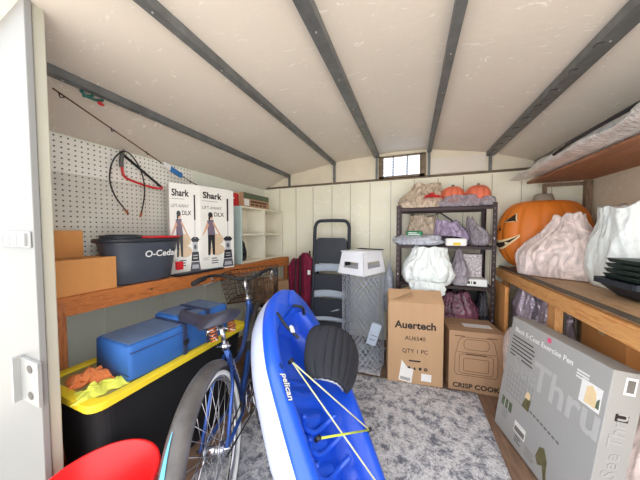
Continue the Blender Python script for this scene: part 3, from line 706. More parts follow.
# crank
g = MB(); g.tube([(BBx+.085*math.cos(2*PI*i/40), -.048, .27+.085*math.sin(2*PI*i/40)) for i in range(40)], .004, 'chrome', 6, True)
for k in range(5): g.tube([(BBx, -.048, .27), (BBx+.083*math.cos(2*PI*k/5), -.048, .27+.083*math.sin(2*PI*k/5))], .005, 'chrome', 6)
g.build('chainring', bk)
g = MB(); g.tube([(BBx, -.058, .355), (0, -.05, HZ+.035)], .004, 'black', 6); g.tube([(BBx, -.058, .185), (0, -.05, HZ-.035)], .004, 'black', 6); g.build('chain', bk)
for s_ in (-1, 1):
    q = MB().tube([(BBx, s_*.062, .27), (BBx+.02, s_*.07, .27+s_*.155)], .008, 'chrome', 8).build('crank_arm', bk)
    MB().box(BBx-.02, BBx+.06, min(s_*.078, s_*.13), max(s_*.078, s_*.13), .262+s_*.155, .28+s_*.155, 'black').build('pedal', q, bevel=.003)
MB().tube(smoothpath([(.05, .06, .28), (-.01, .10, .15), (-.02, .13, .02)]), .006, 'chrome', 8).build('kickstand', bk)

# ------------------------------------------------------------------ kayak
tip = Vector((-.785, 1.42, .812)); low = Vector((-.214, .856, .315)); ax = (tip-low).normalized()
KL = 1.37; bow = tip-ax*KL
lat = ax.cross(Vector((0, 0, 1))).normalized(); up = lat.cross(ax).normalized(); ro = R(35)
n_ = (up*math.cos(ro)+lat*math.sin(ro)).normalized(); l_ = ax.cross(n_).normalized()
# local frame: x = across (l_), y = towards the tip, z = deck normal
KM = Matrix(((l_.x, ax.x, n_.x, bow.x), (l_.y, ax.y, n_.y, bow.y), (l_.z, ax.z, n_.z, bow.z), (0, 0, 0, 1)))
kt = thing('kayak', 'blue sit-in kayak with white hull propped tip up in the middle', 'kayak'); kt.matrix_world = KM
def kw(s):
    u = 1-s/KL       # 0 at the raised tip
    a = .295*min(1, (math.sin(PI/2*min(1, u/.40)))**.40) if u > 0 else 0
    if u > .4: a *= 1-.42*((u-.4)/.6)**1.3
    return max(a, .012)
def rimz(s):
    u = 1-s/KL; return .02*max(0, 1-u/.2)**1.5+.03*max(0, (u-.75)/.25)
def cw(s):
    """half width of the open cockpit"""
    u = 1-s/KL
    if u < .10 or u > .97: return 0
    e = min(1, ((u-.10)/.16))**.5*min(1, (.97-u)/.08)**.5
    return (kw(s)-.062)*e
def kring(s, lo, hi):
    w_ = kw(s); rz = rimz(s); dd = .185*min(1, (w_/.25)) ** .7*(1-.75*max(0, 1-s/KL-.62)/.38)
    P_ = [(-w_, -.03), (-w_*.99, -dd*.6), (-w_*.82, -dd*.95), (-w_*.35, -dd), (0, -dd*1.02), (w_*.35, -dd), (w_*.82, -dd*.95), (w_*.99, -dd*.6), (w_, -.03)]
    return [(x, s, z+rz) for x, z in P_]
K = 60; SS = [KL*i/K for i in range(K+1)]
def resamp(P_, sub=3):
    q = smoothpath([Vector(p) for p in P_], sub); return [tuple(v) for v in q]
g = MB(); g.rings([resamp(kring(s, 0, 0)) for s in SS], 'kwhite', cap=False, loop=False); g.build('hull', kt)
def dring(s):
    w_ = kw(s); rz = rimz(s); c = cw(s); dep = .13*(min(1, c/.12)) if c > 0 else -.0
    u = 1-s/KL
    c = max(c, w_*.35 if c == 0 else .02); fl = .035*abs(math.sin((u-.25)*42))*(1 if .38 < u < .93 else 0)*(1 if dep > .05 else 0)
    half = [(w_+.001, -.034), (w_+.004, -.010), (w_*.965, .012), (w_-.03 if w_ > .07 else w_*.8, .022), (c+.012 if c+.012 < w_*.85 else w_*.6, .020), (c if c < w_*.8 else w_*.5, .006 if dep > 0 else .022)]
    inn = [(c*.93, -dep*.5), (c*.80, -dep*.92), (c*.62, -dep+fl*.2), (c*.42, -dep+fl*.7), (c*.24, -dep+fl)] if dep > 0 else [(w_*.4, .024), (w_*.3, .026), (w_*.2, .028), (w_*.1, .029), (w_*.05, .03)]
    R_ = half+inn; mid = [(0, (-dep+.012) if dep > 0 else .03)]
    return [(-x, s, z+rz) for x, z in R_]+[(x, s, z+rz) for x, z in mid]+[(x, s, z+rz) for x, z in reversed(R_)]
g = MB(); g.rings([dring(s) for s in [KL*i/140 for i in range(141)]], 'kblue', cap=False, loop=False); g.build('deck', kt)
# foot brace ridges
for k in range(4):
    yy = KL*(1-.54-.06*k); MB().tube(smoothpath([(-.115, yy+.02, -.045), (-.07, yy+.0, -.095), (0, yy-.02, -.108), (.07, yy, -.095), (.115, yy+.02, -.045)]), .012, 'kblue', 8).build('foot_ridge', kt)
# padded back rest, standing up out of the cockpit
def backfn(u, v):
    a = (u-.5)*2; bq = v; wv = .160*(1-.30*abs(2*bq-1)**3.0)*(1-.18*(1-bq)); x = a*wv
    return (x, -.03+.055*a*a-.012*math.cos(a*22)*.25, bq*.25-.012+.02*(1-a*a)*(bq))
o = MB().grid(backfn, 41, 22, 'padblack').build('seat_back', kt, (.035, KL*(1-.445), .045), Euler((R(-64), R(-16), R(-26)), 'XYZ')); q = o.modifiers.new('s', 'SOLIDIFY'); q.thickness = .026
edge = [backfn(0, j/21) for j in range(22)]+[backfn(i/40, 1) for i in range(1, 41)]+[backfn(1, 1-j/21) for j in range(1, 22)]+[backfn(1-i/40, 0) for i in range(1, 40)]
MB().tube(edge, .006, 'piping', 8, True).build('piping', o)
g = MB()
for k in range(-3, 4):
    g.tube([(x, y-.006, z) for x, y, z in [backfn(.5+k*.125, .07+.86*j/8) for j in range(9)]], .0065, 'padblack', 6)
g.build('quilting', o)
MB().tube(smoothpath([(-.10, KL*.71, .04), (-.16, KL*.76, .03), (-.20, KL*.82, .025)]), .008, 'black', 8).build('back_strap', kt)
MB().tube(smoothpath([(.17, KL*.66, .07), (.22, KL*.63, .10), (.24, KL*.60, .06)]), .007, 'black', 8).build('buckle_strap', kt)
MB().box(-.012, .012, -.02, .02, 0, .014, 'white').build('white_buckle', kt, (-.135, KL*.745, .035), bevel=.004)
MB().tube(smoothpath([(-.04, KL*.90, .028), (0, KL*.88, .062), (.05, KL*.87, .03)]), .009, 'black', 8).build('carry_handle', kt)
def kp(u, xr, z=.03): s = KL*(1-u); return (xr*kw(s), s, z)
eyes = [kp(.47, -.80), kp(.70, -.55), kp(.735, .90), kp(.47, -.72), kp(.84, .35)]
MB().tube([kp(.39, -.66), kp(.60, .90)], .0035, 'cord', 6).tube([kp(.39, -.66), kp(.74, .55)], .0035, 'cord', 6).build('bungee_cord', kt)
MB().tube([kp(.61, -.62), kp(.60, .90)], .0045, 'cord_y', 6).build('yellow_cord', kt)
for e in (kp(.61, -.63), kp(.60, .90), kp(.39, -.68)): MB().tube([(e[0], e[1], .018), (e[0], e[1], .042)], .009, 'black', 10).build('cord_eyelet', kt)
sL = KL*(1-.46); Xk = face((-(kw(sL)-.030), sL, .0235), (.06, -1, 0), (1, .06, 0))
g = MB().text('pelican', .046, 'black', Xk, .02, 0, bold=.05, stretch=.85).text('pelican', .046, 'white', Xk @ Matrix.Translation((0, 0, .001)), .02, 0, bold=.015, stretch=.85)
g.prism([(-.085, .0), (-.07, .014), (-.053, .0), (-.07, -.014)], .001, 'black', Xk); g.prism([(-.08, .0), (-.07, .005), (-.058, .0), (-.07, -.004)], .0015, 'kblue', Xk); g.build('lettering', kt)

# ------------------------------------------------------------------ rugs
def rug(x0, x1, y0, y1, label, z0=.0, sk=0):
    def fn(u, v):
        x = x0+(x1-x0)*u; y = y0+(y1-y0)*v+sk*(u-1); return (x, y, z0+.006+.004*noise.noise(Vector((x*4, y*4, z0))))
    o = MB().grid(fn, 60, 60, 'rug').build('rug'); q = o.modifiers.new('s', 'SOLIDIFY'); q.thickness = .006; q.offset = -1
    return tag(o, label, 'rug')
rug(-1.0, .478, .44, 2.068, 'large grey and white distressed rug covering the floor', .0035, .15)
rug(-.95, -.24, 2.02, 2.55, 'grey patterned rug on floor beneath the wire mesh roll', .002)

# ------------------------------------------------------------------ behind: carton, chair bag, ladder, mesh, stool
carton('plain cardboard box behind the bicycle front wheel below the bench end', (-1.40, 2.14, 0), (.26, .30, .735), 'card_dark', R(60))
t = thing('folding_chair', 'folded maroon fabric camp chair standing against the back wall', 'chair', (-1.22, 2.53, .014))
def fold(g, x0, x1, h, seed, y=0):
    def fn(u, v):
        a = 2*PI*u; z = h*v; rx = (x1-x0)/2*(1-.12*math.sin(v*PI*1.2)); f = 1+.16*math.sin(a*5+seed)+.1*math.sin(a*9+seed*2+v*3)
        q = 1 if v < .93 else max(.25, 1-(v-.93)*9)
        return ((x0+x1)/2+rx*f*q*math.cos(a), y+.055*f*q*math.sin(a), z+.03*noise.noise(Vector((u*9, seed, v*2))))
    g.grid(fn, 61, 26, 'maroon')
g = MB(); fold(g, -.16, .0, .90, 1); g.build('chair_fabric', t)
g = MB(); fold(g, -.02, .15, .97, 3.3, -.02); g.build('chair_fabric', t)
g = MB().tube([(-.07, -.06, 0), (-.05, -.055, .9)], .01, 'black', 8).tube([(.02, -.09, 0), (.02, -.085, .95)], .01, 'black', 8).tube([(.13, .01, 0), (.1, .01, 1.0)], .01, 'black', 8); g.build('chair_legs', t)
MB().box(.12, .155, -.10, -.094, .74, .79, 'white').build('care_tag', t)
# step ladder
t = thing('step_ladder', 'folded black step ladder with pale grey treads by the back wall', 'ladder', (-.83, 2.40, .007), rot=Euler((R(-6), 0, R(6)), 'XYZ'))
LW = .205
g = MB()
g.tube(smoothpath([(-LW, 0, 0), (-LW+.002, 0, .5), (-LW+.008, 0, 1.2), (-LW+.012, 0, 1.30), (-LW+.04, 0, 1.352), (-.1, 0, 1.366), (.1, 0, 1.366), (LW-.04, 0, 1.352), (LW-.012, 0, 1.30), (LW-.008, 0, 1.2), (LW-.002, 0, .5), (LW, 0, 0)], 6), .019, 'ladderblack', 12)
fr = g.build('front_frame', t)
for s_ in (-1, 1): MB().tube([(s_*LW, 0, -.0), (s_*LW, 0, .04)], .024, 'rubber', 12).build('foot', t)
g = MB()
for s_ in (-1, 1): g.tube([(s_*(LW-.03), .06, 0), (s_*(LW-.045), .045, 1.0)], .012, 'ladderblack', 10)
g.build('rear_frame', t)
def panel(z0, z1, mt, rad=.0, y=-.012):
    n = 12; top = [(LW-.03-rad*(1-math.cos(R(90*k/n)))*1.0, z1-rad+rad*math.sin(R(90*k/n))) for k in range(n+1)]
    poly = [(-(LW-.022), z0), (LW-.022, z0)]+([(a+.005, b_) for a, b_ in top] if rad else [(LW-.022, z1)])+([(-a-.005, b_) for a, b_ in reversed(top)] if rad else [(-(LW-.022), z1)])
    return MB().prism(poly, .022, mt, face((0, y+.011, 0), (1, 0, 0), (0, 0, 1)))
panel(.885, 1.17, 'ladderblack', .05).build('top_platform', t, bevel=.006)
for z0, z1, w0, w1 in ((.58, .765, .785, .868), (.295, .50, .503, .578), (.06, .25, .252, .292)):
    st = panel(z0, z1, 'ladderblack').build('step', t, bevel=.006)
    def fn(u, v):
        a = 2*u-1; return (a*(LW-.03), -.030-.012*(1-a*a), w0+(w1-w0)*v+.02*(1-a*a))
    q = MB().grid(fn, 20, 4, 'tread').build('tread', st); s_ = q.modifiers.new('s', 'SOLIDIFY'); s_.thickness = .012; s_.offset = -1
MB().prism([(-.03, .0), (.05, .018), (.075, .03), (.05, .035), (-.01, .01)], .002, 'tread', face((.04, -.0245, .36), (1, 0, 0), (0, 0, 1))).build('decal', t)

# wire mesh roll
t = thing('wire_mesh_roll', 'upright roll of galvanised wire mesh holding a white stool', 'wire mesh', (-.435, 2.22, 0))
def meshcyl(r, h, na, nz, rad, seed, spiral=0):
    me = MB(); vs = []; eg = []
    for k in range(nz+1):
        for i in range(na):
            a = 2*PI*(i+.5*(k % 2))/na; rr = r*(1+.035*math.sin(3*a+seed)+.02*math.sin(k*.2+seed)); vs.append((rr*math.cos(a), rr*math.sin(a), h*k/nz))
    for k in range(nz):
        for i in range(na):
            a = k*na+i; o_ = (k+1)*na
            nxt = [i, (i+1) % na] if k % 2 else [(i-1) % na, i]
            for q in nxt: eg.append((a, o_+q))
    for a, b_ in eg:
        A_, B_ = Vector(vs[a]), Vector(vs[b_]); tdir = (B_-A_).normalized(); u = tdir.orthogonal().normalized()*rad; w_ = tdir.cross(u)
        ring = [u, -u*.5+w_*.866, -u*.5-w_*.866]
        me.add([A_+q for q in ring]+[B_+q for q in ring], [(0, 1, 4, 3), (1, 2, 5, 4), (2, 0, 3, 5)], 'galv')
    return me
meshcyl(.195, .86, 26, 28, .0024, 1).build('outer_layer', t)
meshcyl(.15, .84, 19, 25, .0022, 2.2).build('inner_layer', t)
g = MB().tube([(-.19*1.0, 0, 0.0), (-.195, 0, .86)], .004, 'galv', 6); g.build('selvedge', t)
# white step stool on top (tipped)
t = thing('step_stool', 'white plastic step stool with slots sitting on the wire mesh roll', 'stool', (-.435, 2.20, .862), R(66))
g = MB(); W_, D_, Hs = .18, .145, .20
ring0 = rrect(W_, D_, 0, .03); ring1 = rrect(W_-.035, D_-.03, Hs, .03)
def wallp(p0, p1, slots):
    """tapered wall between bottom edge p0->p1 with slot openings"""
    (ax0, ay0), (ax1, ay1) = p0, p1
    kx, ky = (W_-.03)/W_, (D_-.028)/D_
    def pt(u, v, off=0):
        x = ax0+(ax1-ax0)*u; y = ay0+(ay1-ay0)*u; f = v
        nx_, ny_ = (ay1-ay0), -(ax1-ax0); L = math.hypot(nx_, ny_)
        return (x*(1+(kx-1)*f)+nx_/L*off, y*(1+(ky-1)*f)+ny_/L*off, Hs*v)
    cells = [(0, .2, 0, 1), (.8, 1, 0, 1), (.2, .8, .0, .28), (.2, .8, .55, 1)]
    for u0, u1, v0, v1 in cells:
        vs = [pt(u, v, o) for o in (0, -.006) for u, v in ((u0, v0), (u1, v0), (u1, v1), (u0, v1))]
        g.add(vs, [(0, 1, 2, 3), (4, 7, 6, 5), (0, 4, 5, 1), (1, 5, 6, 2), (2, 6, 7, 3), (3, 7, 4, 0)], 'stoolwhite')
for a, b_ in (((-W_, -D_), (W_, -D_)), ((W_, -D_), (W_, D_)), ((W_, D_), (-W_, D_)), ((-W_, D_), (-W_, -D_))): wallp(a, b_, 2)
g.build('stool_body', t, bevel=.002)
MB().box(-W_+.02, W_-.02, -D_+.018, D_-.018, Hs-.004, Hs+.008, 'stoolwhite').build('stool_top', t, bevel=.005)
MB().box(W_-.075, W_-.015, -D_+.01, D_-.01, Hs+.008, Hs+.016, 'black').build('grip_strip', t, bevel=.003)
bag('plastic_bag', 'pale grey plastic bag hanging between mesh roll and rack', 'bag', (-.215, 2.50, .42), .06, .08, .46, 21, 'grey_bag', knot=.2, sub=4)
t = tag(MB().box(-.04, .04, -.01, .01, 0, .20, 'tread').box(-.025, .025, -.0115, -.01, .05, .055, 'black').box(-.02, .03, -.0115, -.01, .09, .095, 'black').build('grey_pouch', loc=(-.315, 1.99, .29), rot=Euler((R(10), R(14), R(10))), bevel=.006), 'pale grey pouch hooked on the mesh roll by the tall box', 'pouch')

# ------------------------------------------------------------------ rack
t = thing('shelving_rack', 'black perforated metal five-shelf rack against the back wall', 'shelf', (-.14, 2.37, 0))
RKW, RKD, RZ = .80, .35, (.06, .40, .765, 1.12, 1.465)
for cx, cy, sx, sy in ((0, 0, 1, 1), (RKW, 0, -1, 1), (0, RKD, 1, -1), (RKW, RKD, -1, -1)):
    g = MB()
    g.box(min(cx, cx+sx*.034), max(cx, cx+sx*.034), min(cy, cy+sy*.002), max(cy, cy+sy*.002), 0, 1.49, 'rackblack')
    g.box(min(cx, cx+sx*.002), max(cx, cx+sx*.002), min(cy, cy+sy*.034), max(cy, cy+sy*.034), 0, 1.49, 'rackblack')
    if cy == 0:
        for k in range(29): g.box(cx+sx*.014, cx+sx*.021, -.0008, 0, .03+k*.05, .048+k*.05, 'rivet' if k % 7 == 2 else 'ink_grey')
    g.build('post', t)
for z in RZ:
    g = MB().box(.003, RKW-.003, .003, RKD-.003, z-.004, z, 'rackblack')
    g.box(.003, RKW-.003, .003, .006, z-.03, z, 'rackblack').box(.003, RKW-.003, RKD-.006, RKD-.003, z-.03, z, 'rackblack'); g.build('shelf_board', t)
g = MB().tube([(.02, RKD-.01, 1.16), (RKW/2, RKD-.01, 1.44)], .006, 'rackblack', 6).tube([(RKW-.02, RKD-.01, 1.16), (RKW/2, RKD-.01, 1.44)], .006, 'rackblack', 6); g.build('cross_brace', t)
z5, z4, z3, z2 = RZ[4]+.001, RZ[3]+.001, RZ[2]+.001, RZ[1]+.001
sack('plastic_bag', 'large tan plastic bag of decorations on the rack top, left side', 'bag', (.08, 2.57, z5), .20, .13, .235, 1, 'tan_bag', top=.55, lean=(.05, 0))
sack('plastic_bag', 'low crinkled clear bag at front left of the rack top', 'bag', (.06, 2.425, z5), .18, .055, .11, 11, 'tan_bag', top=.5, lean=(.07, 0))
cloth('fabric_scrap', 'small red patterned cloth on rack top between the bags', (.17, 2.40, z5+.085), .13, .10, .05, 9, 'red', R(20))['category'] = 'cloth'
# toy pumpkins
def pumpkin_mesh(r, h, mt, lobes=9, dep=.07):
    def fn(u, v):
        a = 2*PI*u; q = -PI/2+PI*v; rr = math.cos(q)**.8 if math.cos(q) > 0 else 0; lob = 1-dep*(1-abs(math.cos(a*lobes/2)))**1.6
        return (r*rr*lob*math.cos(a), r*rr*lob*math.sin(a), h/2*(1+math.sin(q)*(1-.12*(1-min(1, rr*2.2)))))
    return MB().grid(fn, 97, 33, mt)
for lab, x, y in (('small orange toy pumpkin on rack top, nearer the centre', .345, 2.50), ('small orange toy pumpkin at the right end of rack top', .545, 2.50)):
    t = thing('toy_pumpkin', lab, 'pumpkin', (x, y, z5+.02)); pumpkin_mesh(.10, .175, 'pinkorange', 8, .1).build('pumpkin_body', t)
    MB().tube([(0, 0, .165), (.005, 0, .19)], .012, 'stem', 8).build('stem', t)
sack('plastic_bag', 'smoky clear bag draped before the toy pumpkins on rack top', 'bag', (.40, 2.425, z5), .18, .05, .10, 13, 'smoke_bag', top=.6)
bag('plastic_bag', 'brown-grey bag drooping at the right front corner of rack top', 'bag', (.60, 2.42, z5), .06, .05, .09, 14, 'smoke_bag', sub=4)
sack('plastic_bag', 'tan plastic bag on second shelf behind the green packet', 'bag', (.10, 2.60, z4), .15, .09, .28, 2, 'tan_bag', top=.7)
bag('plastic_bag', 'grey-white flat plastic bag spilling over the second shelf front left', 'bag', (.06, 2.40, z4), .23, .13, .10, 15, 'grey_bag', fold=.05)
sack('plastic_bag', 'lilac plastic bag on the right of second rack shelf', 'bag', (.34, 2.53, z4), .15, .10, .22, 16, 'lilac_bag', top=.6, lean=(-.03, 0))
sack('plastic_bag', 'smoky grey bag at far right of second rack shelf', 'bag', (.555, 2.52, z4), .085, .13, .25, 17, 'smoke_bag', top=.3, lean=(-.06, 0))
t = thing('snack_packet', 'green packet with white print lying on the grey-white bag', 'packet', (.02, 2.345, z4+.085), R(-4)); MB().box(-.07, .07, -.03, .03, 0, .045, 'greenpack').build('packet_body', t, bevel=.012)
g = MB(); bars(g, face((-.05, -.0305, 0), (1, 0, 0), (0, 0, 1)), 0, .03, .1, 2, .014, 'white', .006); g.build('printing', t)
t = thing('tissue_packet', 'white packet with yellow label at the second shelf edge', 'packet', (.355, 2.335, z4), R(4)); MB().box(-.08, .08, -.03, .03, 0, .065, 'white').build('packet_body', t, bevel=.012)
MB().box(-.025, .03, -.0312, -.030, .005, .03, 'yellowlabel').build('yellow_label', t)
bag('plastic_bag', 'black crinkled bag behind the white packet on second shelf', 'bag', (.30, 2.40, z4), .14, .06, .085, 18, 'dark_bag', sub=4)
sack('carrier_bag', 'large white carrier bag bulging from the third rack shelf', 'bag', (.135, 2.40, z3), .205, .15, .33, 3, 'white_bag', top=.62, sq=3, pleat=.22, lean=(.02, -.02), base=.8)
sack('plastic_bag', 'drooping white bag corner resting on the tall cardboard box', 'bag', (.13, 2.25, .679), .13, .05, .13, 31, 'white_bag', top=.95, pleat=.25, base=.6)
sack('plastic_bag', 'grey translucent bag right of the large white carrier bag', 'bag', (.40, 2.48, z3), .085, .12, .30, 19, 'smoke_bag', top=.35)
tag(MB().box(-.075, .075, -.05, .05, 0, .21, 'paper_pattern').build('patterned_box', loc=(.515, 2.55, z3+.062), bevel=.003), 'speckled patterned box standing on white box in the rack', 'box')
t = thing('white_box', 'small flat white box with dark print at third shelf edge', 'box', (.49, 2.50, z3)); MB().box(-.12, .12, -.1, .1, 0, .06, 'white').build('box_body', t, bevel=.003)
g = MB(); Xw = face((0, -.1003, .03), (1, 0, 0), (0, 0, 1))
for x, w_ in ((-.03, .022), (0, .006), (.016, .02)): g.box(x, x+w_, -.012, .012, 0, .001, 'ink', Xw)
g.build('printing', t)
t = thing('black_box', 'flat black box with pale lettering on the fourth shelf back', 'box', (.47, 2.66, z2)); MB().box(-.16, .16, -.04, .04, 0, .30, 'black').build('box_body', t, bevel=.003)
g = MB(); bars(g, face((-.1, -.0403, 0), (1, 0, 0), (0, 0, 1)), 0, .28, .18, 1, .02, 'ink_grey', .02); g.build('printing', t)
sack('plastic_bag', 'maroon plastic bag on the rack behind the two large boxes', 'bag', (.38, 2.47, z2), .20, .085, .28, 6, 'maroon_bag', top=.5)
sack('plastic_bag', 'black plastic bag beside the maroon bag on rack', 'bag', (.60, 2.50, z2), .05, .09, .30, 7, 'dark_bag', top=.5)

# ------------------------------------------------------------------ big boxes
def auer(g, X, w_, dp, h):
    g.text('Auertech', .082, 'ink', X, .0, h-.185, bold=.03)
    g.text('AU6540', .046, 'ink', X, .0, h-.29, bold=.004); g.text('QTY 1 PC', .046, 'ink', X, 0, h-.395, bold=.004)
    bars(g, X, -.045, h-.468, .09, 1, .01, 'ink', .012, .05)
    for k in range(5):
        x = -.085+k*.042
        if k in (0, 2): g.prism([(x-.012, h-.545), (x+.012, h-.545), (x, h-.52)], .0008, 'ink', X)
        elif k == 4: g.lathe([(.006, .0006), (.014, .0006)], 'ink', 16, X @ Matrix.Translation((x, h-.535, 0)))
        else: g.box(x-.01, x+.01, h-.545, h-.523, 0, .0008, 'ink', X)
    Xl = X @ Matrix.Translation((-.06, .09, 0)) @ Matrix.Rotation(R(-8), 4, 'Z')
    g.box(-.055, .045, -.065, .05, 0, .0012, 'label', Xl); g.prism([(-.055, .05), (.0, .05), (-.055, .105)], .0012, 'label', Xl); bars(g, Xl, -.045, .035, .07, 4, .014, 'ink', .0035)
    for k in range(16): g.box(-.045+k*.005, -.0425+k*.005, -.055, -.03, 0, .0016, 'ink', Xl)
    Xm = X @ Matrix.Translation((.085, .075, 0)) @ Matrix.Rotation(R(-2), 4, 'Z'); g.box(-.035, .04, -.03, .03, 0, .0012, 'label', Xm); bars(g, Xm, -.03, .018, .06, 3, .012, 'ink_grey', .003)
carton('tall cardboard box with bold black lettering standing before the rack', (.015, 2.155, 0), (.42, .285, .675), 'card', R(8), flaps=[('b', -72), ('l', 18), ('f', 35)], deco=auer)
def crisp(g, X, w_, dp, h):
    g.text('CRISP COOK', .052, 'ink', X, 0, .045, bold=.03, stretch=1.05)
    def line(p, r=.0016): 
        for a, b_ in zip(p, p[1:]):
            dx, dy = b_[0]-a[0], b_[1]-a[1]; L = math.hypot(dx, dy)
            if L > 0: g.prism([(a[0]-dy/L*r, a[1]+dx/L*r), (a[0]+dy/L*r, a[1]-dx/L*r), (b_[0]+dy/L*r, b_[1]-dx/L*r), (b_[0]-dy/L*r, b_[1]+dx/L*r)], .0006, 'ink_brown', X)
    def rr(cx, cy, a, b_, c): p = [(x+cx, y+cy) for x, y, _ in rrect(a, b_, 0, c, 4)]; line(p+[p[0]])
    line([(-.13, .13), (-.145, .15), (-.145, .28), (-.12, .40), (-.10, .43), (.10, .43), (.12, .40), (.145, .28), (.145, .15), (.13, .13), (-.13, .13)])
    rr(0, .375, .085, .04, .03); rr(0, .22, .115, .075, .02); rr(0, .215, .085, .05, .01); line([(-.07, .30), (.07, .30)], .003); line([(-.13, .31), (.13, .31)])
    for x in (-.13, .09): bars(g, X, x-.02, h-.035, .08, 1, .01, 'ink_brown', .006)
    Xt = face((w_*.12, -dp*.05, h+.0006), (1, 0, 0), (0, 1, 0)); g.box(-.10, .10, -.035, .04, 0, .0012, 'label', Xt); bars(g, Xt, -.09, .03, .17, 3, .02, 'ink_grey', .004)
carton('brown cardboard box with an air fryer outline drawn on its front', (.455, 2.235, 0), (.375, .30, .475), 'card_pink', R(6), deco=crisp, tape=False)

# exercise pen box
P0 = Vector((.515, 1.80, 0)); P1 = Vector((.648, 1.235, 0)); dx = (P1-P0).normalized(); L3 = .585; H3 = .70; T3 = .115; tl = R(7.7)
t = thing('exercise_pen_box', 'large grey box for a black exercise pen leaning under right bench', 'box', P0+Vector((0, 0, T3*math.sin(tl)+.001)), rot=(Matrix.Rotation(math.atan2(dx.y, dx.x), 4, 'Z') @ Matrix.Rotation(-tl, 4, 'X')).to_euler())
MB().box(0, L3, 0, T3, 0, H3, 'penbox').build('box_body', t, bevel=.003)
g = MB(); X = face((0, -.0004, 0), (1, 0, 0), (0, 0, 1))
g.text('See', .15, 'pen_vfaint', X, .165, .44, bold=.02, stretch=.85); g.text('Thru', .20, 'pen_faint', X, .405, .455, bold=.02, stretch=.9)
g.text('Black E-Coat Exercise Pen', .037, 'pen_white', X @ Matrix.Translation((0, 0, .0005)), .235, .635, bold=.015, stretch=.98)
bars(g, X @ Matrix.Translation((0, 0, .0006)), .03, .595, .20, 6, .022, 'ink', .006, .25)
bars(g, X @ Matrix.Translation((0, 0, .0006)), .45, .625, .06, 3, .014, 'pen_white', .007, .1)
for k in range(9): g.box(.05+k*.024, .0515+k*.024, .25+.0*k, .40+.03*(k > 4), 0, .0009, 'pen_mid', X)
for z in (.25, .28, .31, .34, .37, .40): g.box(.045, .245, z, z+.0015, 0, .001, 'pen_mid', X)
g.prism([(.19, .25), (.205, .30), (.225, .325), (.245, .31), (.24, .25)], .0016, 'dogbrown', X); g.prism([(.20, .31), (.215, .35), (.235, .34), (.235, .31)], .0018, 'pump_light', X)
g.box(.035, .125, .15, .205, 0, .001, 'photo_green', X); g.box(.063, .066, .15, .205, 0, .0015, 'white', X); g.box(.094, .097, .15, .205, 0, .0015, 'white', X)
bars(g, X, .05, .135, .06, 4, .013, 'pen_mid', .004)
g.box(.165, .25, .085, .145, 0, .001, 'label', X); g.box(.17, .245, .092, .12, 0, .0014, 'ink_grey', X); bars(g, X, .18, .07, .05, 3, .014, 'ink', .004); bars(g, X, .26, .075, .07, 4, .013, 'ink_grey', .003)
Xu = X @ Matrix.Translation((.25, .262, 0)) @ Matrix.Rotation(R(-4), 4, 'Z')
for k in range(8): g.box(k*.024, k*.024+.016, -.005, .005, 0, .001, 'ink_grey', Xu)
g.prism([(.33, .09), (.345, .15), (.37, .165), (.395, .12), (.40, .07), (.41, .02), (.395, .02), (.375, .08), (.35, .06)], .0012, 'dogbrown', X)
g.box(.478, .565, .50, .60, 0, .001, 'white', X); g.prism([(.50, .51), (.505, .58), (.525, .595), (.545, .57), (.55, .51)], .0015, 'pump_light', X); g.prism([(.548, .515), (.55, .545), (.56, .56), (.562, .515)], .0016, 'photo_green', X)
g.lathe([(.0001, .0009), (.014, .0009)], 'pink', 16, X @ Matrix.Translation((.285, .675, 0)))
X2 = face((L3+.0004, 0, 0), (0, 1, 0), (0, 0, 1))
g.box(.045, .085, .61, .68, 0, .001, 'white', X2); g.box(.052, .078, .62, .67, 0, .0014, 'ink_grey', X2)
X3 = X2 @ Matrix.Translation((.055, .40, 0)) @ Matrix.Rotation(R(90), 4, 'Z'); g.text('See Thru', .075, 'pen_vfaint', X3, 0, 0, bold=.01); g.box(.035, .08, .50, .53, 0, .001, 'ink', X2)
bars(g, X2, .02, .20, .07, 9, .02, 'pen_white', .005); g.build('printing', t)

# ------------------------------------------------------------------ right bench
BR = .917; bx = .775
t = thing('workbench', 'deep pine-framed workbench along the right wall', 'workbench', (bx, 1.6, 0))
MB().box(.0, XR-bx-.004, -1.0, 1.10, BR-.012, BR, 'ply').build('bench_top', t)
MB().box(-.012, .03, -1.0, 1.09, BR-.001, BR+.006, 'ledge').build('edge_strip', t, bevel=.002)
MB().box(-.022, .012, -1.0, 1.10, BR-.095, BR-.014, 'pine_y').build('front_rail', t, bevel=.003)
for yy in (1.02, .22, -.7): MB().box(.014, .052, yy-.045, yy+.04, 0, BR-.014, 'pine_z').build('leg', t, bevel=.003)
tag(MB().box(0, .012, -.06, .06, 0, .86, 'greypanel').build('metal_panel', loc=(.86, 1.90, 0)), 'dark grey panel standing behind the right bench leg', 'panel')
carton('large orange-brown cardboard box under the right bench', (1.13, 1.72, 0), (.34, .32, .74), 'card_orange', R(0))
sack('plastic_bag', 'clear ribbed plastic bag under right bench behind grey box', 'bag', (1.05, 1.37, 0), .205, .15, .76, 8, 'clear_pink', top=.45)
bag('foil_garland', 'glittering silver tinsel bundle hanging under right bench', 'decoration', (.90, 2.32, .35), .12, .14, .50, 9, 'tinsel', fold=.18)
bag('foil_garland', 'second silver tinsel bundle beside the bench leg', 'decoration', (.91, 2.03, .30), .085, .10, .52, 10, 'tinsel', fold=.18)
tag(MB().box(-.012, .012, -.16, .16, 0, .8, 'card_orange').build('plywood_offcut', loc=(.715, 2.45, 0), bevel=.002), 'brown board standing between the rack and right bench', 'board')
bag('plastic_bag', 'clear bag with pink contents between the grey box and air fryer box', 'bag', (.70, 2.02, 0), .07, .10, .62, 12, 'clear_pink', sub=4)

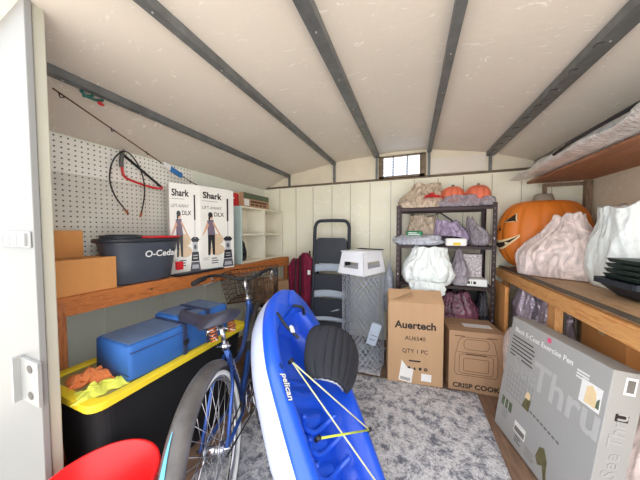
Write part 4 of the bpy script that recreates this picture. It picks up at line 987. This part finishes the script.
# jack-o-lantern
t = thing('jack_o_lantern', 'large orange jack-o-lantern with grin on right bench corner', 'pumpkin', (1.02, 2.53, BR), R(0))
PR, PH = .315, .60
def pfn(u, v):
    a = 2*PI*u; q = -PI/2+PI*v; rr = max(0, math.cos(q))**.62; lob = 1-.05*(1-abs(math.cos(a*6)))**1.7
    return (PR*rr*lob*math.cos(a), PR*.64*rr*lob*math.sin(a), PH/2*(1+math.sin(q)*(1-.10*(1-min(1, rr*1.6)))))
pb = MB().grid(pfn, 145, 49, 'orange').build('pumpkin_body', t)
MB().lathe([(.001, -.02), (.085, -.02), (.075, .02), (.06, .065), (.05, .07), (.001, .07)], 'stem', 10, Matrix.Translation((-.0, 0, PH-.03)) @ Matrix.Scale(.8, 4, (0, 1, 0))).build('stem', t)
def onp(az, zz, off):
    """point on the pumpkin surface at azimuth az (deg) and height zz"""
    s_ = max(-1, min(1, (zz/(PH/2)-1)/.97)); rr = math.sqrt(max(0, 1-s_*s_))**.62; a = R(az); k = 1.0+off
    return (PR*rr*k*math.cos(a), PR*.64*rr*k*math.sin(a), zz)
def patch(poly, mt, off, name, par):
    """polygon in (azimuth, height) draped on the pumpkin"""
    g = MB(); n = len(poly); cx = sum(p[0] for p in poly)/n; cz = sum(p[1] for p in poly)/n
    rings_ = [[onp(cx+(a-cx)*k, cz+(z-cz)*k, off) for a, z in poly] for k in (0.02, .25, .5, .75, 1)]
    g.rings(rings_, mt, cap=True); o = g.build(name, par); return o
def dens(p, m_=6):
    o = []
    for a, b_ in zip(p, p[1:]+p[:1]):
        for k in range(m_): o.append((a[0]+(b_[0]-a[0])*k/m_, a[1]+(b_[1]-a[1])*k/m_))
    return o
FA = -165
e1 = dens([(-158, .41), (-138, .415), (-142, .475)]); patch([(-146+(a+146)*1.3, .432+(z-.432)*1.3) for a, z in e1], 'pump_light', .006, 'eye_rim', pb); patch(e1, 'pump_in', .013, 'eye', pb)
e2 = dens([(-200, .40), (-180, .395), (-194, .47)]); patch([(-191+(a+191)*1.35, .42+(z-.42)*1.35) for a, z in e2], 'pump_light', .006, 'eye_rim', pb); patch(e2, 'pump_in', .013, 'eye', pb)
patch(dens([(-172, .335), (-163, .335), (-167, .375)]), 'pump_in', .010, 'nose', pb)
def mouth(off_top, off_bot, mt, off, nm):
    g = MB(); top = []; bot = []
    for k in range(31):
        u = k/30; az = FA-50+85*u; dip = .07*(1-(2*u-1)**2)
        tz = .30-dip+off_top*(math.sin(PI*u)+.3); bz_ = .30-dip-.042*math.sin(PI*u)-off_bot
        top.append(onp(az, tz, off)); bot.append(onp(az, bz_, off))
    g.rings([top, [tuple((Vector(a)+Vector(b_))/2) for a, b_ in zip(top, bot)], bot], mt, cap=False, loop=False); return g.build(nm, pb)
mouth(.018, .016, 'pump_light', .008, 'mouth_rim'); mouth(0, 0, 'pump_in', .02, 'mouth')
for az in (FA-25, FA+15): patch(dens([(az-4, .238), (az+4, .238), (az+3, .216), (az-3, .216)], 3), 'pump_light', .032, 'tooth', pb)

sack('trash_bag', 'milky pink clear bag of soft contents before the jack-o-lantern', 'bag', (1.0, 2.20, BR+.006), .245, .135, .425, 22, 'clear_pink', R(-28), top=.30, sq=2.4, lean=(.03, 0), base=.95)
sack('trash_bag', 'large white full bag on right bench behind the green tray', 'bag', (1.185, 1.885, BR+.002), .175, .16, .47, 23, 'white_bag', top=.80, sq=3, base=.85, pleat=.10)
t = thing('planter_tray', 'stack of dark green slatted trays on the right bench edge', 'tray', (1.11, 1.585, BR+.008), R(2))
g = MB().rings([rrect(.13, .10, 0, .03), rrect(.19, .125, .055, .04), rrect(.205, .14, .06, .04), rrect(.205, .14, .085, .04), rrect(.185, .12, .085, .04), rrect(.12, .09, .01, .03)], 'navyrim', smooth=False)
for k in range(7): g.lathe([(.0001, 0), (.005, 0)], 'rivet', 8, face((-.18+k*.06, -.1405, .072), (1, 0, 0), (0, 0, 1)))
g.build('lower_tray', t)
for k in range(4): MB().rings([rrect(.165-.004*k, .11, .088+k*.026, .02), rrect(.175-.004*k, .118, .108+k*.026, .02)], 'green_dark', smooth=False).build('slatted_tray', t, bevel=.002)

# ------------------------------------------------------------------ upper right shelf
t = thing('overhead_shelf', 'brown board shelf high along the right wall', 'shelf', (1.0, 2.6, 0))
SZ = 1.66; MB().add([(-.07, 0, SZ), (.33, -.04, SZ), (.33, -2.1, SZ), (-.07, -2.1, SZ), (-.07, 0, SZ+.018), (.33, -.04, SZ+.018), (.33, -2.1, SZ+.018), (-.07, -2.1, SZ+.018)],
    [(0, 1, 2, 3), (4, 7, 6, 5), (0, 4, 5, 1), (1, 5, 6, 2), (2, 6, 7, 3), (3, 7, 4, 0)], 'shelfboard').build('board', t)
MB().box(.06, .085, .035, .06, BR+.001, SZ, 'brownpost').build('post', t); MB().box(.31, .35, -.02, .02, BR+.001, SZ, 'brownpost').build('post', t)
MB().box(.05, .345, .02, .034, SZ-.03, SZ-.001, 'brownpost').build('crosspiece', t)
# foil insulation roll
t = thing('foil_insulation', 'crumpled silver bubble foil insulation lying on the high shelf', 'insulation', (.95, 2.5, SZ+.02))
def ffn(u, v):
    y = -2.1*u+.04; tp = min(1, (u/.22))**.7; a = 2*PI*v; nz = noise.noise(Vector((u*14, math.cos(a)*1.5, math.sin(a)*1.5)))
    w_ = (.05+.105*tp)*(1+.14*nz); hh = (.006+.042*tp)*(1+.3*nz)
    return (-.02+.05*tp+w_*math.cos(a)-.10*(1-tp), y, max(.0005, .004+hh+hh*math.sin(a)) if math.cos(a) > -.55 or tp < .3 else .004+hh+hh*math.sin(a)-.0)
MB().grid(ffn, 90, 41, 'foil').build('outer_wrap', t)
MB().tube(smoothpath([(-.125, -.55, .05), (-.135, -.72, .06), (-.135, -.95, .065), (-.125, -1.2, .07)]), [.003]+[.009]*23+[.003], 'black', 10).build('fold_shade', t)  # black tube standing in for the shade inside the foil's open fold

# repeats of one kind carry a shared group
for o in list(C.objects):
    if o.parent or 'label' not in o: continue
    n = o.name.split('.')[0]; lb = o['label']
    if n == 'toy_pumpkin': o['group'] = 'toy pumpkins on the rack top'
    elif n == 'vacuum_box': o['group'] = 'tall vacuum cleaner boxes on the left bench'
    elif n == 'pegboard': o['group'] = 'pegboards on the left wall'
    elif n == 'cleaning_cloth': o['group'] = 'cloths on the tote lid'
    elif n == 'foil_garland': o['group'] = 'tinsel bundles under the right bench'
    elif n == 'trash_bag': o['group'] = 'full bags on the right bench'
    elif n == 'plastic_bag' and ('rack' in lb or 'shelf' in lb): o['group'] = 'plastic bags stored on the metal rack'
    elif n == 'rug': o['group'] = 'grey rugs on the floor'

# ------------------------------------------------------------------ camera, light
cam = bpy.data.cameras.new('camera'); cam.sensor_width = 36; cam.lens = 236/640*36; cam.clip_start = .02
co = bpy.data.objects.new('camera', cam); C.objects.link(co); co.location = (0, 0, 1.25)
co.rotation_euler = (R(90-2.2), 0, R(21.3)); bpy.context.scene.camera = co
wd = bpy.data.worlds.new('sky'); bpy.context.scene.world = wd; wd.use_nodes = True
nt = wd.node_tree; bg = nt.nodes['Background']; bg.inputs['Color'].default_value = (.93, .96, 1, 1); bg.inputs['Strength'].default_value = 1.5
sun = bpy.data.lights.new('sun', 'SUN'); sun.energy = 6.0; sun.angle = R(6); sun.color = (1, .95, .88)
so = bpy.data.objects.new('sun', sun); C.objects.link(so); so.rotation_euler = (R(-38), R(14), 0)   # high sun from behind the shed, lights the yard in front
vs = bpy.context.scene.view_settings; vs.view_transform = 'Standard'; vs.look = 'None'; vs.gamma = 1; vs.exposure = 1.35
